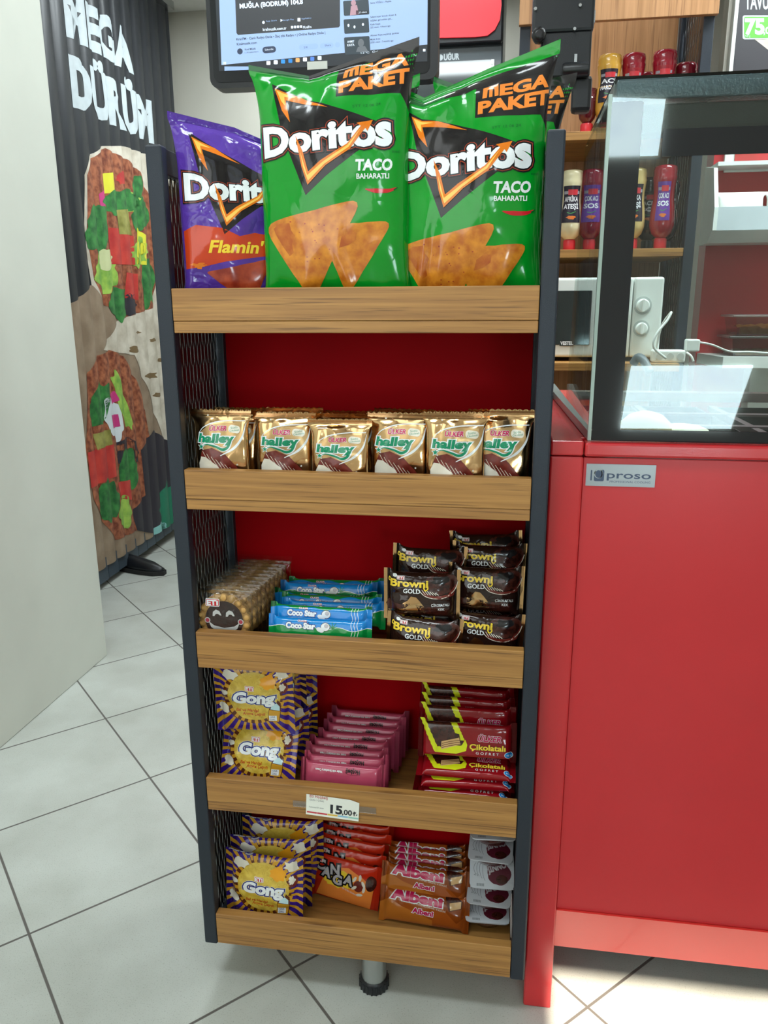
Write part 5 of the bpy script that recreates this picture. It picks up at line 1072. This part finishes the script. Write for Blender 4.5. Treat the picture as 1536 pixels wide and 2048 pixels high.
ad = at(1384, 690, y=YS+.03); t = thing('plug_adapter', 'white square plug adapter stuck in the end of the power strip', 'adapter', (ad.x, YS+.04, ad.z-.02)); bb = MB().box((ad.x-.017, YS+.02, ad.z-.018), (ad.x+.020, YS+.055, ad.z+.016)).build('casing', M_WHITE, t, bevel=.004)
MB().tube(W_((1396, 684, YS+.03), (1425, 690, YS+.05), (1460, 703, YS+.10), (1500, 704, YS+.12), (1545, 707, YS+.14)), .003).build('thin_cable', M_WHITE, t)
hs = MB(); pth = W_((1266, 728, YS-.02), (1276, 715, YS-.03), (1288, 722, YS-.05), (1300, 745, YS-.07)); hs.tube(pth, [.011+.0012*(i % 2) for i in range(len(pth))], 14); o = hs.build('corrugated_hose', mat('grey_hose', '#5C6468', .4)); tag(o, 'grey corrugated hose end poking up in front of the microwave', 'hose')

# ------------------------------------------------------------------ red service wall on the right
YW = 1.80; ex = at(1392, 700, y=YW).x
struct('wall_right_panel', MB().box((ex, YW, .0), (2.5, YW+.10, 1.93)), mat('red_wall_sheet', '#B02028', .35, coat=.2, var=.04))
struct('wall_right_upper', MB().box((at(1440, 200, y=YW+.02).x, YW+.02, 1.93), (2.5, YW+.09, 2.8)), M_WALLB)
q = lambda px, py, y=YW-.02: at(px, py, y=y)
po = thing('menu_poster', 'white framed poster with a chicken dish and a green 75,0 price', 'poster', (q(1500, 70).x+.1, YW-.02, 1.9))
A = q(1457, 148); MB().box((A.x, YW-.02, A.z), (A.x+.5, YW+.018, 2.75)).build('frame', M_WHITE, po, bevel=.002)
a = Art(lambda x, y: (q(x, y).x, q(x, y).z)); a.poly([(1472, -90), (1600, -90), (1600, 141), (1470, 143)], mat('poster_black', '#2A282E', .5), 1)
a.text('TAVUK', 1490, 18, 30, 60, C_WHT, 2, bold=.03); a.rrect(1485, 31, 1560, 79, 4, C_WHT, 2); a.rrect(1488, 34, 1558, 76, 3, mat('price_green', '#5CB83A', .5), 3); a.text('75', 1491, 68, 31, 36, C_WHT, 4, bold=.05); a.text(',0', 1527, 68, 14, 12, C_WHT, 4, bold=.04); a.text('250 g', 1488, 75, 5, 12, C_WHT, 4)
a.poly([(1508, 78), (1536, 100), (1560, 130), (1580, 60), (1560, 79)], C_TORT, 2)
g0 = q(1457, 148); G_ = [[Vector((A.x+.012+.48*i/4, YW-.0206, A.z+.008+(2.70-A.z)*j/4)) for i in range(5)] for j in range(5)]
me = sheets_mesh('print', [Sheet(A.x+.012, A.z+.008, .12, (2.70-A.z)/4, G_)], [a], [mat('poster_black')], eps=.0005); o = put(me, 'print', -Vector(po.location)); o.parent = po
po2 = thing('notice_frame', 'white frame with a red picture seen through the top of the counter glass', 'poster', (q(1500, 250).x, YW-.02, 1.6))
A = q(1447, 345); B = q(1456, 200); MB().box((A.x, YW-.02, A.z), (A.x+.4, YW-.001, q(1500, 155).z)).build('frame', M_WHITE, po2, bevel=.002); MB().box((A.x+.03, YW-.026, A.z+.02), (A.x+.37, YW-.0205, q(1500, 160).z)).build('picture', mat('red_picture', '#C83238', .5, color2='#A03A30', vscale=9), po2)
# napkin bin
YN = 1.62; A = at(1417, 484, y=YN); B = at(1536, 392, y=YN); nb = thing('napkin_bin', 'white slanted wall bin filled with white napkin packs', 'bin', (A.x+.15, YN+.05, A.z)); zN = A.z
xb0 = at(1424, 470, y=YN).x; prof = [(YN+.179, zN-.0), (YN+.06, zN-.0), (YN, zN+.035), (YN, zN+.105), (YN+.06, zN+.23), (YN+.179, zN+.25)]
for xx in (xb0, xb0+.40): MB().prism([(xx, y_, z_) for y_, z_ in prof], (.012, 0, 0)).build('side_wall', M_WHITE, nb, bevel=.001)
b = MB(); b.box((xb0+.012, YN+.001, zN+.035), (xb0+.40, YN+.012, zN+.105)); b.build('front_lip', mat('grey_white_plastic', '#C4CCD0', .3), nb)
MB().prism([(xb0+.012, YN+.178, zN), (xb0+.012, YN+.06, zN), (xb0+.012, YN+.002, zN+.034), (xb0+.012, YN+.008, zN+.045), (xb0+.012, YN+.06, zN+.012), (xb0+.012, YN+.178, zN+.012)], (.388, 0, 0)).build('bottom', M_WHITE, nb)
MB().box((xb0+.012, YN+.06, zN+.236), (xb0+.40, YN+.178, zN+.248)).build('top_board', M_WHITE, nb); MB().box((xb0+.012, YN+.165, zN+.012), (xb0+.40, YN+.178, zN+.236)).build('rear_board', mat('red_wall_sheet'), nb)
nap = pack_mesh('napkin_pack', .13, .14, .05, n=2.6, p=3, q=2, seal=.006, base=mat('napkin_white', '#ECEDE8', .4, ch=.4, bscale=40), seed=5, nc=20, na=20, crump=.006, cf=20)
for i in range(2): put(nap, 'napkin_pack', (xb0+.10+.15*i, YN+.075, zN+.030), rx=-8, rz=4-9*i, label='white plastic napkin pack, %s one in the wall bin' % ('left', 'right')[i], cat='napkin pack', group='napkin packs in the wall bin')
# wall shelf with food tubs
A = at(1395, 706, y=YW); zS = A.z+.0; ws = tag(MB().prism([(ex+.004, YW-.001, zS-.035), (at(1447, 706, y=1.58).x, 1.58, zS-.035), (2.3, 1.58, zS-.035), (2.3, YW-.001, zS-.035)], (0, 0, .035)).build('wall_shelf', M_WHITE, bevel=.002), 'white wall shelf under the stacked food tubs', 'shelf')
tag(MB().box((at(1497, 760, y=YW-.06).x, YW-.08, .5), (2.2, YW-.002, zS-.036)).build('white_cabinet', M_WHITE, bevel=.003), 'plain white cabinet under the wall shelf at the right edge', 'cabinet')
def tub(px, zb, lidc, lab, fill):
    x0 = at(px, 690, y=1.62).x; t = thing('food_tub', lab, 'food tub', (x0+.12, 1.68, zb), 'plastic food tubs on the wall shelf'); h = .058
    P = lambda ins, z: [(x0+ins+.012, 1.615+ins, z), (x0+.25-ins, 1.615+ins, z), (x0+.25-ins, 1.76-ins, z), (x0+ins+.012, 1.76-ins, z)]
    mb = MB(); lo, hi = P(.010, zb+.001), P(.0, zb+h); mb.add(lo+hi, [(0, 1, 2, 3), (0, 4, 5, 1), (1, 5, 6, 2), (2, 6, 7, 3), (3, 7, 4, 0)]); o = mb.build('box', mat('milky_plastic', '#E8DCD8', .15, kind='film', alpha=.12, var=.02), t)
    MB().box((x0, 1.606, zb+h), (x0+.262, 1.768, zb+h+.007)).build('lid', mat('lid_'+lidc[1:], lidc, .3, kind='film', alpha=.25), t, bevel=.002)
    f = MB(); R = random.Random(3); nn = 14; vs = [(x0+.03+.20*i/nn, 1.63+.11*j/4, zb+fill*(.7+.5*R.random())) for j in range(5) for i in range(nn+1)]; fs = [(j*(nn+1)+i, j*(nn+1)+i+1, (j+1)*(nn+1)+i+1, (j+1)*(nn+1)+i) for j in range(4) for i in range(nn)]
    f.add(vs, fs); n0 = len(vs); f.add([(x0+.03+.20*i/nn, 1.63, zb+.003) for i in range(nn+1)]+[vs[i] for i in range(nn+1)], [(i, i+1, nn+2+i, nn+1+i) for i in range(nn)]); o = f.build('grain_filling', mat('yellow_grain', '#D8A850', .7, color2='#B88434', vscale=90), t)
tub(1455, zS+.0005, '#3AA0B0', 'lower clear food tub with a blue lid and yellow grain', .018); tub(1458, zS+.068, '#D8C8C0', 'upper clear food tub with a pale lid, stacked on the blue one', .030)
# things on and in the counter
for nm, px, py, yy, r, sz, lab, cat, col in (('bread_bun', 1293, 815, .20, .036, .8, 'round pale bread bun behind the front glass, left of the pans', 'bread', '#EFDDA8'), ('flat_bun', 1365, 822, .25, .040, .35, 'flat pale bun lying beside the round bun behind the glass', 'bread', '#F2EFD8')):
    c = at(px, py, y=yy); mb = MB(); mb.lathe((c.x, yy, 1.034), [(r*.7, 0), (r*.98, r*sz*.35), (r, r*sz*.7), (r*.9, r*sz*1.2), (r*.6, r*sz*1.65), (r*.2, r*sz*1.85)], 28, sx=1.25); tag(mb.build(nm, mat('bun_'+col[1:], col, .5)), lab, cat)
for i, (px, py) in enumerate(((1508, 868), (1530, 866), (1548, 868))):
    c = at(px, py, y=.20); tag(MB().lathe((c.x, .20, .9345), [(.028, 0), (.029, .003), (.027, .02)], 20).build('lemon_slice', mat('lemon_yellow', '#DCCB4A', .4, color2='#C0A838', vscale=50)), 'yellow lemon slice in the front food pan, %s of three' % ('leftmost', 'middle', 'rightmost')[i], 'lemon slice', 'lemon slices in the front pan')
pl = MB(); c = at(1385, 158, y=.24); pl.lathe((.90, .25, 1.5655), [(.05, 0), (.07, .001), (.125, .010), (.128, .012)], 40); tag(pl.build('serving_plate', M_WHITE), 'white round plate lying on top of the glass counter', 'plate')
